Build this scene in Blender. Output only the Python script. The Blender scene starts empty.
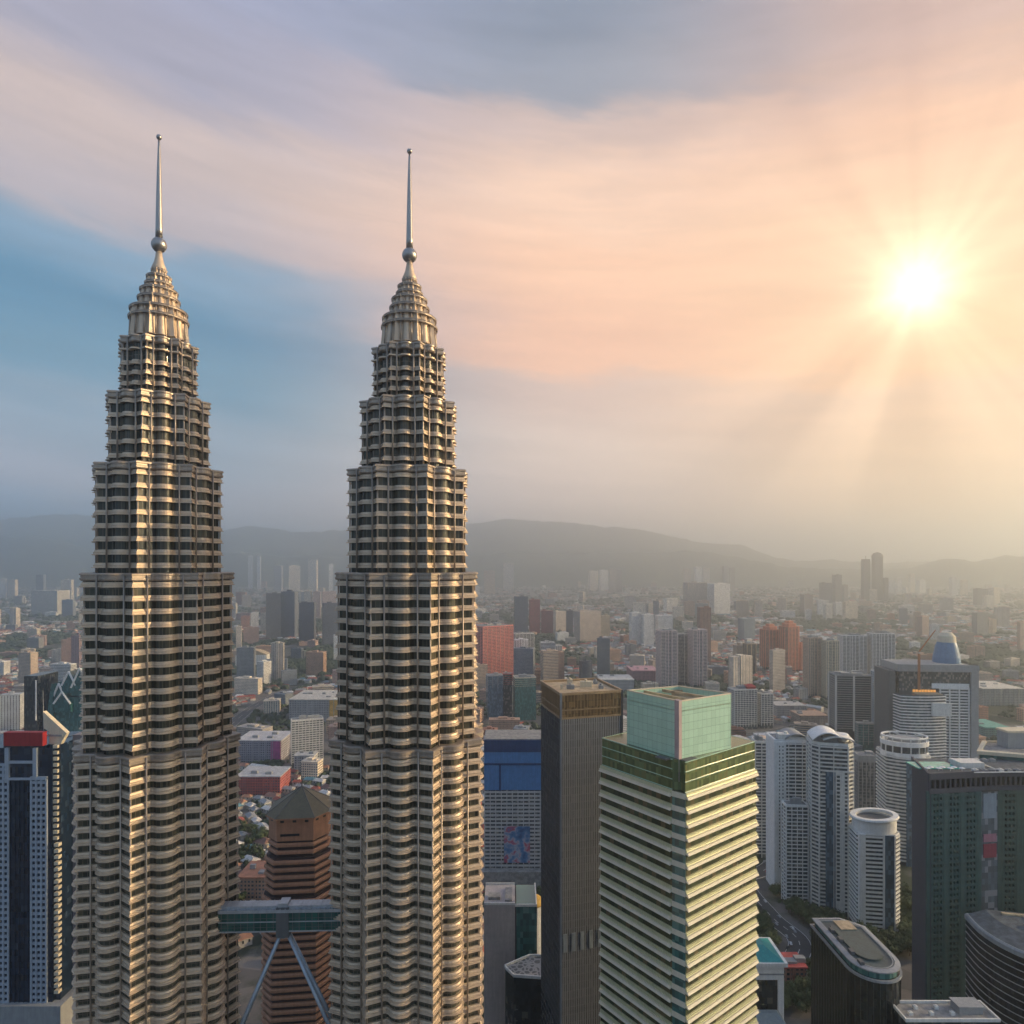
import bpy, bmesh, math, random
from math import radians as R, sin, cos, tan, pi, atan, atan2, hypot, exp
from mathutils import Vector, Matrix
random.seed(7)
S = bpy.context.scene
COL = S.collection

# ------------------------------------------------------------------ camera
F, CX, HY, EYE = 650.0, 512.0, 565.0, 297.0          # lens in pixels, centre column, horizon row, eye height (m)
cam = bpy.data.cameras.new('camera')
cam.sensor_width = 36.0
cam.lens = 36.0 * F / 1024.0
cam.shift_y = (HY - 512.0) / 1024.0
cam.clip_start, cam.clip_end = 1.0, 120000.0
camo = bpy.data.objects.new('camera', cam)
COL.objects.link(camo)
camo.location = (0, 0, EYE)
camo.rotation_euler = (R(90), 0, 0)
S.camera = camo

# ------------------------------------------------------------------ light and exposure
S.view_settings.view_transform = 'Standard'
S.view_settings.look = 'None'
S.view_settings.gamma = 1.0
S.view_settings.exposure = 0.3
S.cycles.use_denoising = True
S.cycles.max_bounces = 5
S.cycles.diffuse_bounces = 3
S.cycles.glossy_bounces = 3
S.cycles.volume_bounces = 3
SUN_AZ, SUN_EL = 86.0, 16.0                          # azimuth from the view axis towards the right
sun = bpy.data.lights.new('sun', 'SUN')
sun.energy = 4.6
sun.angle = R(0.5)
sun.color = (1.0, 0.71, 0.37)
suno = bpy.data.objects.new('sun', sun)
COL.objects.link(suno)
sd = Vector((sin(R(SUN_AZ)) * cos(R(SUN_EL)), cos(R(SUN_AZ)) * cos(R(SUN_EL)), sin(R(SUN_EL))))
suno.rotation_euler = (-sd).to_track_quat('-Z', 'Y').to_euler()
suno.location = sd * 2000


def lin(c):
    f = lambda v: v / 12.92 if v <= 0.04045 else ((v + 0.055) / 1.055) ** 2.4
    return tuple(f(x / 255.0) for x in c)


class NT:
    """small helper that writes node maths"""
    def __init__(self, t):
        self.t = t

    def n(self, kind, **kw):
        o = self.t.nodes.new(kind)
        for k, v in kw.items():
            setattr(o, k, v)
        return o

    def put(self, sock, v):
        if hasattr(v, 'is_linked') or hasattr(v, 'links'):
            self.t.links.new(v, sock)
        elif isinstance(v, (tuple, list)) and len(v) == 3 and sock.type == 'RGBA':
            sock.default_value = (*v, 1)
        else:
            sock.default_value = v

    def m(self, op, a, b=None, c=None, clamp=False):
        o = self.n('ShaderNodeMath', operation=op, use_clamp=clamp)
        self.put(o.inputs[0], a)
        if b is not None:
            self.put(o.inputs[1], b)
        if c is not None:
            self.put(o.inputs[2], c)
        return o.outputs[0]

    def step(self, x, a, b, lo=0.0, hi=1.0):
        o = self.n('ShaderNodeMapRange', interpolation_type='SMOOTHSTEP')
        for i, v in enumerate((x, a, b, lo, hi)):
            self.put(o.inputs[i], v)
        return o.outputs[0]

    def mix(self, f, a, b, blend='MIX'):
        o = self.n('ShaderNodeMix', data_type='RGBA', blend_type=blend)
        self.put(o.inputs[0], f)
        self.put(o.inputs[6], a)
        self.put(o.inputs[7], b)
        return o.outputs[2]

    def xyz(self, v):
        o = self.n('ShaderNodeSeparateXYZ')
        self.put(o.inputs[0], v)
        return o.outputs

    def vec(self, x, y, z=0.0):
        o = self.n('ShaderNodeCombineXYZ')
        for i, v in enumerate((x, y, z)):
            self.put(o.inputs[i], v)
        return o.outputs[0]

    def noise(self, v, scale, detail=3.0, rough=0.55):
        o = self.n('ShaderNodeTexNoise')
        if v is not None:
            self.put(o.inputs['Vector'], v)
        o.inputs['Scale'].default_value = scale
        o.inputs['Detail'].default_value = detail
        o.inputs['Roughness'].default_value = rough
        return o.outputs['Fac']

    def ramp(self, f, stops, ease='EASE'):
        o = self.n('ShaderNodeValToRGB')
        o.color_ramp.interpolation = ease
        e = o.color_ramp.elements
        while len(e) < len(stops):
            e.new(0.5)
        for i, (p, c) in enumerate(stops):
            e[i].position = p
            e[i].color = (*c, 1)
        self.put(o.inputs[0], f)
        return o.outputs[0]


def AE(px, py):
    """direction of a sight line in degrees"""
    return math.degrees(atan((px - CX) / F)), math.degrees(atan((HY - py) / hypot(F, px - CX)))


def make_world():
    w = bpy.data.worlds.new('World')
    S.world = w
    w.use_nodes = True
    t = w.node_tree
    t.nodes.clear()
    N = NT(t)
    out = N.n('ShaderNodeOutputWorld')
    bg = N.n('ShaderNodeBackground')
    t.links.new(bg.outputs[0], out.inputs[0])
    d = N.xyz(N.n('ShaderNodeTexCoord').outputs['Generated'])
    az = N.m('MULTIPLY', N.m('ARCTAN2', d[0], d[1]), 180 / pi)
    el = N.m('MULTIPLY', N.m('ARCSINE', d[2]), 180 / pi)
    # drifting veil: stretched noise bends the layers
    n1 = N.noise(N.vec(N.m('MULTIPLY', az, 0.035), N.m('MULTIPLY', el, 0.10)), 1.0, 4.0, 0.55)
    n2 = N.noise(N.vec(N.m('MULTIPLY', az, 0.06), N.m('MULTIPLY_ADD', az, 0.07, N.m('MULTIPLY', el, 0.36)), 3.3), 1.0, 8.0, 0.66)
    wob = N.m('ADD', N.m('MULTIPLY', N.m('SUBTRACT', n1, 0.5), 8.0), N.m('MULTIPLY', N.m('SUBTRACT', n2, 0.5), 4.2))
    ew = N.m('ADD', el, wob)

    def column(px, rows, tilt):
        a0 = AE(px, 300)[0]
        stops = []
        for py, c in rows:
            stops.append((max(0.0, min(1.0, AE(px, py)[1] / 60.0)), lin(c)))
        stops.sort(key=lambda s: s[0])
        e = N.m('MULTIPLY_ADD', N.m('SUBTRACT', az, a0), tilt, ew)
        return N.ramp(N.m('DIVIDE', e, 60.0), stops)

    left = column(40, [(-200, (150, 155, 180)), (0, (160, 156, 170)), (90, (204, 182, 172)), (165, (186, 172, 172)), (222, (116, 150, 174)),
                       (285, (62, 126, 158)), (360, (90, 140, 164)), (425, (150, 168, 182)), (470, (190, 190, 200)), (515, (136, 180, 218)), (560, (70, 150, 220))], 0.10)
    mid = column(560, [(-250, (140, 150, 176)), (0, (120, 132, 150)), (86, (140, 147, 160)), (124, (206, 180, 168)), (200, (250, 208, 176)),
                       (270, (252, 200, 162)), (356, (247, 190, 154)), (384, (208, 180, 166)), (450, (226, 202, 186)), (520, (236, 210, 196)), (560, (190, 195, 210))], 0.10)
    right = column(960, [(-250, (170, 162, 172)), (0, (190, 158, 148)), (110, (226, 178, 146)), (210, (244, 198, 156)), (366, (244, 186, 134)),
                         (396, (222, 178, 142)), (460, (240, 194, 150)), (520, (240, 192, 144))], 0.0)
    azw = N.m('MULTIPLY_ADD', N.m('SUBTRACT', n1, 0.5), 16.0, az)
    c = N.mix(N.step(azw, -25.0, 6.0), left, mid)
    c = N.mix(N.step(azw, 6.0, 34.0), c, right)
    # soft streaks inside the veil
    n3 = N.noise(N.vec(N.m('MULTIPLY', az, 0.05), N.m('MULTIPLY_ADD', az, 0.03, N.m('MULTIPLY', el, 0.6)), 7.7), 1.0, 6.0, 0.6)
    n4 = N.noise(N.vec(N.m('MULTIPLY_ADD', el, 0.05, N.m('MULTIPLY', az, 0.10)), N.m('MULTIPLY_ADD', az, 0.10, N.m('MULTIPLY', el, 1.1)), 1.7), 1.0, 7.0, 0.62)
    k = N.m('MULTIPLY', N.step(n3, 0.3, 0.7, 0.95, 1.06), N.step(n4, 0.3, 0.7, 0.97, 1.035))
    c = N.mix(1.0, c, N.vec(k, k, k), 'MULTIPLY')
    # sky seen away from the veil (overhead and behind)
    sky = N.n('ShaderNodeTexSky', sky_type='NISHITA')
    sky.sun_disc = False
    sky.sun_elevation = R(SUN_EL)
    sky.sun_rotation = R(SUN_AZ)
    sky.air_density = 1.3
    sky.dust_density = 2.0
    ks = N.mix(1.0, sky.outputs[0], (0.09, 0.09, 0.10), 'MULTIPLY')
    back = N.ramp(N.m('DIVIDE', el, 90.0), [(0.0, (0.33, 0.45, 0.58)), (0.25, (0.36, 0.51, 0.70)), (1.0, (0.27, 0.43, 0.72))])
    ks = N.mix(0.6, ks, back)
    veil = N.m('MULTIPLY', N.step(d[1], -0.25, 0.25), N.step(el, 75.0, 45.0))
    c = N.mix(N.m('MULTIPLY', veil, 0.93), ks, c)
    # the sun behind the veil, its aureole and the shafts between the clouds
    sa, se = AE(916, 288)
    sv = (sin(R(sa)) * cos(R(se)), cos(R(sa)) * cos(R(se)), sin(R(se)))
    dot = N.m('ADD', N.m('ADD', N.m('MULTIPLY', d[0], sv[0]), N.m('MULTIPLY', d[1], sv[1])), N.m('MULTIPLY', d[2], sv[2]))
    g = N.m('MULTIPLY', N.m('ARCCOSINE', N.m('MINIMUM', dot, 0.999999)), 180 / pi)
    th = N.m('ARCTAN2', N.m('MULTIPLY', N.m('SUBTRACT', az, sa), cos(R(se))), N.m('SUBTRACT', el, se))
    fan = N.noise(N.vec(N.m('MULTIPLY', N.m('SINE', th), 1.0), N.m('MULTIPLY', N.m('COSINE', th), 1.0), 2.2), 3.0, 2.0, 0.5)
    shaft = N.step(fan, 0.30, 0.72)
    core = N.m('MULTIPLY', N.m('EXPONENT', N.m('MULTIPLY', N.m('POWER', N.m('DIVIDE', g, 1.95), 1.45), -1.0)), 1.7)
    hal = N.m('MULTIPLY', N.m('EXPONENT', N.m('DIVIDE', g, -4.2)), N.m('MULTIPLY_ADD', shaft, 0.16, 0.27))
    wide = N.m('MULTIPLY', N.m('EXPONENT', N.m('DIVIDE', g, -13.0)), N.m('MULTIPLY_ADD', shaft, 0.20, 0.0))
    tot = N.m('ADD', core, hal)
    # long shafts falling towards the city
    fan2 = N.noise(N.vec(N.m('SINE', th), N.m('COSINE', th), 5.1), 2.6, 2.0, 0.45)
    fall = N.m('MULTIPLY', N.step(N.m('COSINE', th), 0.1, -0.75), N.m('MULTIPLY', N.m('EXPONENT', N.m('DIVIDE', g, -24.0)), N.step(g, 3.0, 9.0)))
    wide = N.m('ADD', wide, N.m('MULTIPLY', fall, N.step(fan2, 0.36, 0.64, -0.04, 0.32)))
    add = N.mix(1.0, N.vec(tot, tot, tot), (1.0, 0.82, 0.54), 'MULTIPLY')
    add2 = N.mix(1.0, N.vec(wide, wide, wide), (1.0, 0.72, 0.46), 'MULTIPLY')
    c = N.mix(1.0, c, add, 'ADD')
    c = N.mix(1.0, c, add2, 'ADD')
    t.links.new(c, bg.inputs[0])
    bg.inputs[1].default_value = 1.0


make_world()


# ------------------------------------------------------------------ materials
def base_mat(name):
    m = bpy.data.materials.new(name)
    m.use_nodes = True
    t = m.node_tree
    p = t.nodes['Principled BSDF']
    return m, NT(t), p


def paint(name, col, rough=0.6, metal=0.0, var=0.16, scale=0.25, spec=0.4, streak=True):
    """painted, plastered or metal surface with stains"""
    m, N, p = base_mat(name)
    tc = N.n('ShaderNodeTexCoord').outputs['Object']
    n = N.noise(tc, scale, 5.0, 0.6)
    x = N.xyz(tc)
    f = n
    if streak:
        n2 = N.noise(N.vec(N.m('MULTIPLY', x[0], 0.8), N.m('MULTIPLY', x[1], 0.8), N.m('MULTIPLY', x[2], 0.06)), 1.0, 3.0)
        f = N.m('MULTIPLY_ADD', n2, 0.5, N.m('MULTIPLY', n, 0.5))
    k = N.step(f, 0.3, 0.7, 1 - var, 1 + var)
    c = N.mix(1.0, col, N.vec(k, k, k), 'MULTIPLY')
    N.put(p.inputs['Base Color'], c)
    p.inputs['Roughness'].default_value = rough
    p.inputs['Metallic'].default_value = metal
    p.inputs['Specular IOR Level'].default_value = spec
    return m


def wall_uv(N):
    """distance along a wall and height, in the object's own metres"""
    tc = N.n('ShaderNodeTexCoord')
    P = N.xyz(tc.outputs['Object'])
    n = N.xyz(tc.outputs['Normal'])
    u = N.m('SUBTRACT', N.m('MULTIPLY', P[1], n[0]), N.m('MULTIPLY', P[0], n[1]))
    return u, P[2], N.m('ABSOLUTE', n[2])


def cells(N, u, z, bw, fh):
    cu, cz = N.m('FLOOR', N.m('DIVIDE', u, bw)), N.m('FLOOR', N.m('DIVIDE', z, fh))
    w = N.n('ShaderNodeTexWhiteNoise', noise_dimensions='2D')
    N.put(w.inputs['Vector'], N.vec(cu, cz))
    return w.outputs['Value']


def glass(name, col, fh=4.0, bw=1.6, rough=0.12, blind=(0.20, 0.19, 0.17), share=0.16, spec=0.6, mull=0.0, mullc=(0.1, 0.1, 0.1), metal=0.0, var=0.35):
    """glazing: every pane a little different, some with blinds"""
    m, N, p = base_mat(name)
    u, z, top = wall_uv(N)
    r = cells(N, u, z, bw, fh)
    k = N.step(r, 0.0, 1.0, 1 - var, 1 + var)
    c = N.mix(1.0, col, N.vec(k, k, k), 'MULTIPLY')
    c = N.mix(N.m('MULTIPLY', N.m('GREATER_THAN', r, 1.0 - share), 0.8), c, blind)
    if mull:
        a = N.m('LESS_THAN', N.m('FRACT', N.m('DIVIDE', u, bw)), mull / bw)
        b = N.m('LESS_THAN', N.m('FRACT', N.m('DIVIDE', z, fh)), mull * 1.3 / fh)
        c = N.mix(N.m('MAXIMUM', a, b), c, mullc)
    N.put(p.inputs['Base Color'], c)
    N.put(p.inputs['Roughness'], N.m('MULTIPLY_ADD', r, 0.12, rough))
    p.inputs['Specular IOR Level'].default_value = spec
    p.inputs['Metallic'].default_value = metal
    return m


def facade(name, fh=3.4, bw=3.2, wu=0.6, wz=0.5, gl=(0.05, 0.06, 0.075), lift=1.0):
    """far wall: the object's own colour with rows of windows"""
    m, N, p = base_mat(name)
    u, z, top = wall_uv(N)
    r = cells(N, u, z, bw, fh)
    a = N.m('LESS_THAN', N.m('FRACT', N.m('DIVIDE', u, bw)), wu)
    b = N.m('LESS_THAN', N.m('FRACT', N.m('DIVIDE', z, fh)), wz)
    win = N.m('MULTIPLY', N.m('MULTIPLY', a, b), N.m('LESS_THAN', top, 0.5))
    oi = N.n('ShaderNodeObjectInfo')
    tc = N.n('ShaderNodeTexCoord').outputs['Object']
    n = N.step(N.noise(tc, 0.06, 4.0), 0.3, 0.7, 0.82, 1.14)
    wc = N.mix(1.0, oi.outputs['Color'], N.vec(n, n, n), 'MULTIPLY')
    k = N.step(r, 0.0, 1.0, 0.5, 2.2)
    gc = N.mix(1.0, gl, N.vec(k, k, k), 'MULTIPLY')
    N.put(p.inputs['Base Color'], N.mix(win, wc, gc))
    N.put(p.inputs['Roughness'], N.m('MULTIPLY_ADD', win, -0.5, 0.75))
    return m


def tint(name, rough=0.7, metal=0.0):
    """plain surface that takes the object's own colour"""
    m, N, p = base_mat(name)
    oi = N.n('ShaderNodeObjectInfo')
    tc = N.n('ShaderNodeTexCoord').outputs['Object']
    n = N.step(N.noise(tc, 0.2, 5.0), 0.3, 0.7, 0.78, 1.18)
    N.put(p.inputs['Base Color'], N.mix(1.0, oi.outputs['Color'], N.vec(n, n, n), 'MULTIPLY'))
    p.inputs['Roughness'].default_value = rough
    p.inputs['Metallic'].default_value = metal
    return m


M = {}
M['steel'] = paint('steel', (0.58, 0.455, 0.34), 0.50, 0.42, 0.12, 0.5)
M['steel_soft'] = paint('steel_soft', (0.38, 0.315, 0.26), 0.45, 0.6, 0.15, 0.4)
M['spire_steel'] = paint('spire_steel', (0.36, 0.34, 0.33), 0.33, 0.9, 0.06, 0.4)
M['tower_glass'] = glass('tower_glass', (0.048, 0.050, 0.038), 4.25, 1.5, 0.14, (0.10, 0.085, 0.055), 0.16, spec=0.4, mull=0.2, mullc=(0.13, 0.115, 0.09))
M['bridge_glass'] = glass('bridge_glass', (0.015, 0.085, 0.072), 4.0, 2.0, 0.1, (0.04, 0.09, 0.08), 0.2, mull=0.14, mullc=(0.05, 0.07, 0.07))
M['bridge_pale'] = paint('bridge_pale', (0.42, 0.44, 0.47), 0.45, 0.5)
M['leg_blue'] = paint('leg_blue', (0.34, 0.40, 0.47), 0.45, 0.5)
M['white'] = paint('white', (0.74, 0.74, 0.73), 0.6, var=0.12)
M['offwhite'] = paint('offwhite', (0.64, 0.63, 0.60), 0.65, var=0.14)
M['cream'] = paint('cream', (0.60, 0.53, 0.40), 0.6, var=0.1)
M['grey'] = paint('grey', (0.28, 0.29, 0.30), 0.7)
M['darkgrey'] = paint('darkgrey', (0.10, 0.105, 0.11), 0.6)
M['black'] = paint('black', (0.025, 0.028, 0.03), 0.5)
M['navy'] = glass('navy', (0.010, 0.022, 0.045), 3.8, 1.8, 0.08, (0.03, 0.05, 0.08), 0.1)
M['glass_dark'] = glass('glass_dark', (0.020, 0.028, 0.034), 3.8, 1.7, 0.1, (0.11, 0.11, 0.10), 0.12)
M['glass_grey'] = glass('glass_grey', (0.05, 0.06, 0.07), 3.4, 2.2, 0.15, (0.25, 0.24, 0.22), 0.2)
M['glass_teal'] = glass('glass_teal', (0.03, 0.12, 0.12), 3.8, 1.8, 0.1, (0.08, 0.2, 0.19), 0.2)
M['glass_blue'] = glass('glass_blue', (0.05, 0.10, 0.15), 3.8, 1.8, 0.1, (0.12, 0.2, 0.27), 0.25)
M['ribbon_glass'] = glass('ribbon_glass', (0.055, 0.068, 0.035), 5.45, 2.4, 0.12, (0.14, 0.11, 0.06), 0.2)
M['shade_white'] = paint('shade_white', (0.66, 0.61, 0.49), 0.55, var=0.07)
M['glass_olive'] = glass('glass_olive', (0.12, 0.16, 0.07), 3.9, 1.3, 0.08, (0.15, 0.15, 0.06), 0.2)
M['crown_glass'] = glass('crown_glass', (0.42, 0.63, 0.51), 3.2, 2.6, 0.12, (0.44, 0.65, 0.53), 0.3, mull=0.09, mullc=(0.20, 0.33, 0.26), var=0.05)
M['spandrel_green'] = paint('spandrel_green', (0.50, 0.50, 0.32), 0.35, 0.2, 0.1)
M['grid_grey'] = paint('grid_grey', (0.42, 0.43, 0.44), 0.65)
M['roof_dark'] = paint('roof_dark', (0.09, 0.105, 0.12), 0.8, var=0.35, scale=0.3, streak=False)
M['rib_blue'] = paint('rib_blue', (0.26, 0.275, 0.30), .6)
M['asphalt'] = paint('asphalt', (0.07, 0.07, 0.072), 0.85, streak=False, scale=0.05)
M['roof_grey'] = paint('roof_grey', (0.24, 0.235, 0.23), 0.85, var=0.3, scale=0.3, streak=False)
M['roof_tan'] = paint('roof_tan', (0.42, 0.33, 0.22), 0.85, var=0.25, scale=0.3, streak=False)
M['red'] = paint('red', (0.30, 0.018, 0.022), 0.5)
M['facade'] = facade('facade_windows')
M['facade_bands'] = facade('facade_bands', 3.5, 4.0, 1.1, 0.5)
M['facade_piers'] = facade('facade_piers', 3.4, 4.4, 0.36, 0.85, (0.07, 0.075, 0.085))
M['facade_fine'] = facade('facade_fine', 3.3, 2.4, 0.55, 0.55, (0.06, 0.065, 0.07))
M['tint'] = tint('tint')


# ------------------------------------------------------------------ mesh helpers
class MB:
    def __init__(s):
        s.v, s.f, s.mi = [], [], []

    def add(s, vs, fs, mi=0):
        o = len(s.v)
        s.v += vs
        s.f += [tuple(i + o for i in f) for f in fs]
        s.mi += [mi] * len(fs)
        return s

    def box(s, x0, x1, y0, y1, z0, z1, mi=0):
        return s.prism([(x0, y0), (x1, y0), (x1, y1), (x0, y1)], z0, z1, mi)

    def prism(s, poly, z0, z1, mi=0, caps=True, poly1=None):
        n = len(poly)
        p1 = poly1 or poly
        vs = [(x, y, z0) for x, y in poly] + [(x, y, z1) for x, y in p1]
        fs = [(i, (i + 1) % n, (i + 1) % n + n, i + n) for i in range(n)]
        if caps:
            fs += [tuple(range(n))[::-1], tuple(range(n, 2 * n))]
        return s.add(vs, fs, mi)

    def loft(s, rings, closed=True, caps=True, mi=0):
        """rings: list of lists of 3-D points of equal length"""
        n = len(rings[0])
        vs = [p for r in rings for p in r]
        fs = []
        for k in range(len(rings) - 1):
            for i in range(n if closed else n - 1):
                j = (i + 1) % n
                fs.append((k * n + i, k * n + j, (k + 1) * n + j, (k + 1) * n + i))
        if caps:
            fs += [tuple(range(n))[::-1], tuple(range((len(rings) - 1) * n, len(rings) * n))]
        return s.add(vs, fs, mi)

    def tube(s, a, b, r, n=10, r2=None, mi=0):
        a, b = Vector(a), Vector(b)
        d = (b - a).normalized()
        u = d.orthogonal().normalized()
        w = d.cross(u)
        r2 = r if r2 is None else r2
        ring = lambda c, q: [tuple(c + u * q * cos(2 * pi * i / n) + w * q * sin(2 * pi * i / n)) for i in range(n)]
        return s.loft([ring(a, r), ring(b, r2)], mi=mi)

    def lathe(s, prof, n=32, cx=0, cy=0, mi=0):
        rings = [[(cx + r * cos(2 * pi * i / n), cy + r * sin(2 * pi * i / n), z) for i in range(n)] for r, z in prof]
        return s.loft(rings, mi=mi)

    def mesh(s, name, mats, smooth=False):
        me = bpy.data.meshes.new(name)
        me.from_pydata(s.v, [], s.f)
        for m in (mats if isinstance(mats, (list, tuple)) else [mats]):
            me.materials.append(M[m] if isinstance(m, str) else m)
        if len(me.materials) > 1:
            me.polygons.foreach_set('material_index', s.mi)
        if smooth:
            me.polygons.foreach_set('use_smooth', [True] * len(me.polygons))
        me.update()
        return me

    def build(s, name, mats, parent=None, loc=(0, 0, 0), smooth=False, col=None):
        return put(name, s.mesh(name, mats, smooth), parent, loc, col)


def put(name, me, parent=None, loc=(0, 0, 0), col=None, rz=0.0):
    o = bpy.data.objects.new(name, me)
    COL.objects.link(o)
    o.parent = parent
    o.location = loc
    o.rotation_euler = (0, 0, rz)
    if col:
        o.color = (*col, 1)
    return o


def tag(o, label=None, cat=None, group=None, kind=None):
    for k, v in (('label', label), ('category', cat), ('group', group), ('kind', kind)):
        if v:
            o[k] = v
    return o


def thing(name, label, cat, loc=(0, 0, 0), rz=0.0, group=None):
    o = put(name, None, None, loc, rz=rz)
    o.empty_display_size = 5
    return tag(o, label, cat, group)


def X(px, Y):
    return (px - CX) / F * Y


def Z(py, Y):
    return EYE - (py - HY) / F * Y


def G(px, py):
    Y = EYE * F / (py - HY)
    return X(px, Y), Y


def ppx(x, y):
    return CX + F * x / y


def rot2(p, a):
    c, s_ = cos(a), sin(a)
    return (p[0] * c - p[1] * s_, p[0] * s_ + p[1] * c)


def shape(kind, ratio, n=28):
    if kind == 'rect':
        return [(-.5, -.5 * ratio), (.5, -.5 * ratio), (.5, .5 * ratio), (-.5, .5 * ratio)]
    if kind == 'round':
        return [(.5 * cos(2 * pi * i / n), .5 * ratio * sin(2 * pi * i / n)) for i in range(n)]
    if kind == 'cut':
        c = 0.16
        h = .5 * ratio
        return [(-.5 + c, -h), (.5 - c, -h), (.5, -h + c), (.5, h - c), (.5 - c, h), (-.5 + c, h), (-.5, h - c), (-.5, -h + c)]
    if kind == 'bow':                                    # flat sides, bulging front
        h = .5 * ratio
        return [(.5, h), (-.5, h)] + [(-.5 + i / 10., -h + 0.16 * (1 - sin(pi * i / 10.))) for i in range(11)]
    if kind == 'notch':                                  # front split into bays
        h = .5 * ratio
        return [(-.5, -h), (-.2, -h), (-.2, -h + .1), (.2, -h + .1), (.2, -h), (.5, -h), (.5, h), (.2, h), (.2, h - .1), (-.2, h - .1), (-.2, h), (-.5, h)]


FOOT = []                                                # footprints already taken: x, y, radius


def fit(x0, x1, Y, poly, rz):
    """size and centre of a footprint that spans two sight lines with its nearest point at distance Y"""
    q = [rot2(p, rz) for p in poly]
    near = min(p[1] for p in q)
    sc, cx = (x1 - x0) / F * Y, X((x0 + x1) / 2, Y)
    for _ in range(40):
        pr = [ppx(cx + sc * a, Y + sc * (b - near)) for a, b in q]
        lo, hi = min(pr), max(pr)
        sc *= (x1 - x0) / (hi - lo)
        cx += ((x0 + x1) / 2 - (lo + hi) / 2) / F * Y * 0.8
    return sc, cx, Y - sc * near


def outset(poly, d):
    """push a polygon (counter-clockwise) outwards"""
    n = len(poly)
    out = []
    for i in range(n):
        p0, p, p1 = Vector(poly[i - 1]), Vector(poly[i]), Vector(poly[(i + 1) % n])
        a, b = (p - p0), (p1 - p)
        a = a.normalized() if a.length > 1e-6 else Vector((1, 0))
        b = b.normalized() if b.length > 1e-6 else Vector((1, 0))
        na, nb = Vector((a.y, -a.x)), Vector((b.y, -b.x))
        m = (na + nb)
        m = m.normalized() if m.length > 1e-4 else na
        k = d / max(0.45, m.dot(na))
        out.append((p.x + m.x * k, p.y + m.y * k))
    return out


def ring_mesh(name, poly, prof, mat, smooth=False):
    """a closed collar round a footprint; prof = list of (outset, z)"""
    b = MB()
    b.loft([[(x, y, z) for x, y in outset(poly, o)] for o, z in prof] , caps=False)
    n = len(poly)
    k = len(prof)
    # close the profile on the inside
    b.f += [((k - 1) * n + i, (k - 1) * n + (i + 1) % n, (i + 1) % n, i) for i in range(n)]
    b.mi += [0] * n
    return b.mesh(name, mat, smooth)


def roof_plant(t, poly, z, n, seed, mat='grey', hmax=5.0):
    """machine rooms, tanks and ducts on a roof"""
    rnd = random.Random(seed)
    xs, ys = [p[0] for p in poly], [p[1] for p in poly]
    w, d = max(xs) - min(xs), max(ys) - min(ys)
    for i in range(n):
        x = rnd.uniform(-.26, .26) * w
        y = rnd.uniform(-.26, .26) * d
        a, b_, h = rnd.uniform(.08, .2) * w, rnd.uniform(.08, .2) * d, rnd.uniform(.35, 1.0) * hmax
        b = MB()
        b.box(-a, a, -b_, b_, 0, h)
        b.box(-a * 1.06, a * 1.06, -b_ * 1.06, b_ * 1.06, h, h + 0.35)
        if i % 2:
            b.tube((a * .4, 0, h + .35), (a * .4, 0, h + 2.4), min(a, b_) * .4, 10)
        b.build('roof_plant', mat, t, (x, y, z + 0.01 * i))


def tower(name, label, cat, x0, x1, yt, Y, rot=0.0, ratio=0.9, kind='rect', fh=3.6, bh=1.3, bo=0.5, core='glass_grey', band='offwhite',
          piers=0, pierm=None, pw=0.9, plants=3, crown=0.0, crownm=None, zlow=None, roofm='roof_grey', group=None, bands=True, base=0.0, plantm='grey'):
    """a tower with a slab or sill band on every storey"""
    poly0 = shape(kind, ratio)
    sc, cx, cy = fit(x0, x1, Y, poly0, R(rot))
    poly = [(a * sc, b * sc) for a, b in poly0]
    FOOT.append((cx, cy, sc * 0.75 * max(1, ratio)))
    zt = Z(yt, Y)
    t = thing(name, label, cat, (cx, cy, base), R(rot), group)
    MB().prism(poly, 0, zt - base - 0.02).build('wall', core, t)
    if zlow is None:
        zlow = max(base, Z(1060, Y))
    top = zt - crown
    nf = max(1, min(98, int((top - zlow - 1.0) / fh)))
    if bands:
        me = ring_mesh('floor_band', poly, [(-.3, 0), (bo, 0), (bo, bh), (-.3, bh)], band)
        for i in range(nf):
            put('floor_band', me, t, (0, 0, top - base - bh - 0.4 - (i + 0.0) * fh))
    if piers:
        n = len(poly)
        pm = None
        for i in range(n):
            a, b = Vector(poly[i]), Vector(poly[(i + 1) % n])
            L = (b - a).length
            if L < 3:
                continue
            k = max(1, int(round(piers * L / sc)))
            ang = atan2(b.y - a.y, b.x - a.x)
            if pm is None:
                q = MB()
                q.box(-pw / 2, pw / 2, -bo - .25, .3, zlow - base, top - base + 0.3)
                pm = q.mesh('pier', pierm or band)
            for j in range(k + 1):
                p = a.lerp(b, (j + 0.0) / k) if k else a
                if j == k and i != n - 1 and kind != 'rect':
                    continue
                put('pier', pm, t, (p.x, p.y, 0.003 * (j + i)), rz=ang)
    pr = crown if crown else 1.3
    put('parapet', ring_mesh('parapet', poly, [(-.5, 0), (.32, 0), (.32, pr + .9), (-.5, pr + .9)], crownm or band), t, (0, 0, zt - base - pr))
    MB().prism(outset(poly, -.55), 0, 0.3).build('roof', roofm, t, (0, 0, zt - base))
    if plants:
        roof_plant(t, poly, zt - base + 0.3, plants, hash((x0, yt)) % 1000, plantm)
    return t, poly, sc, zt


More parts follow.
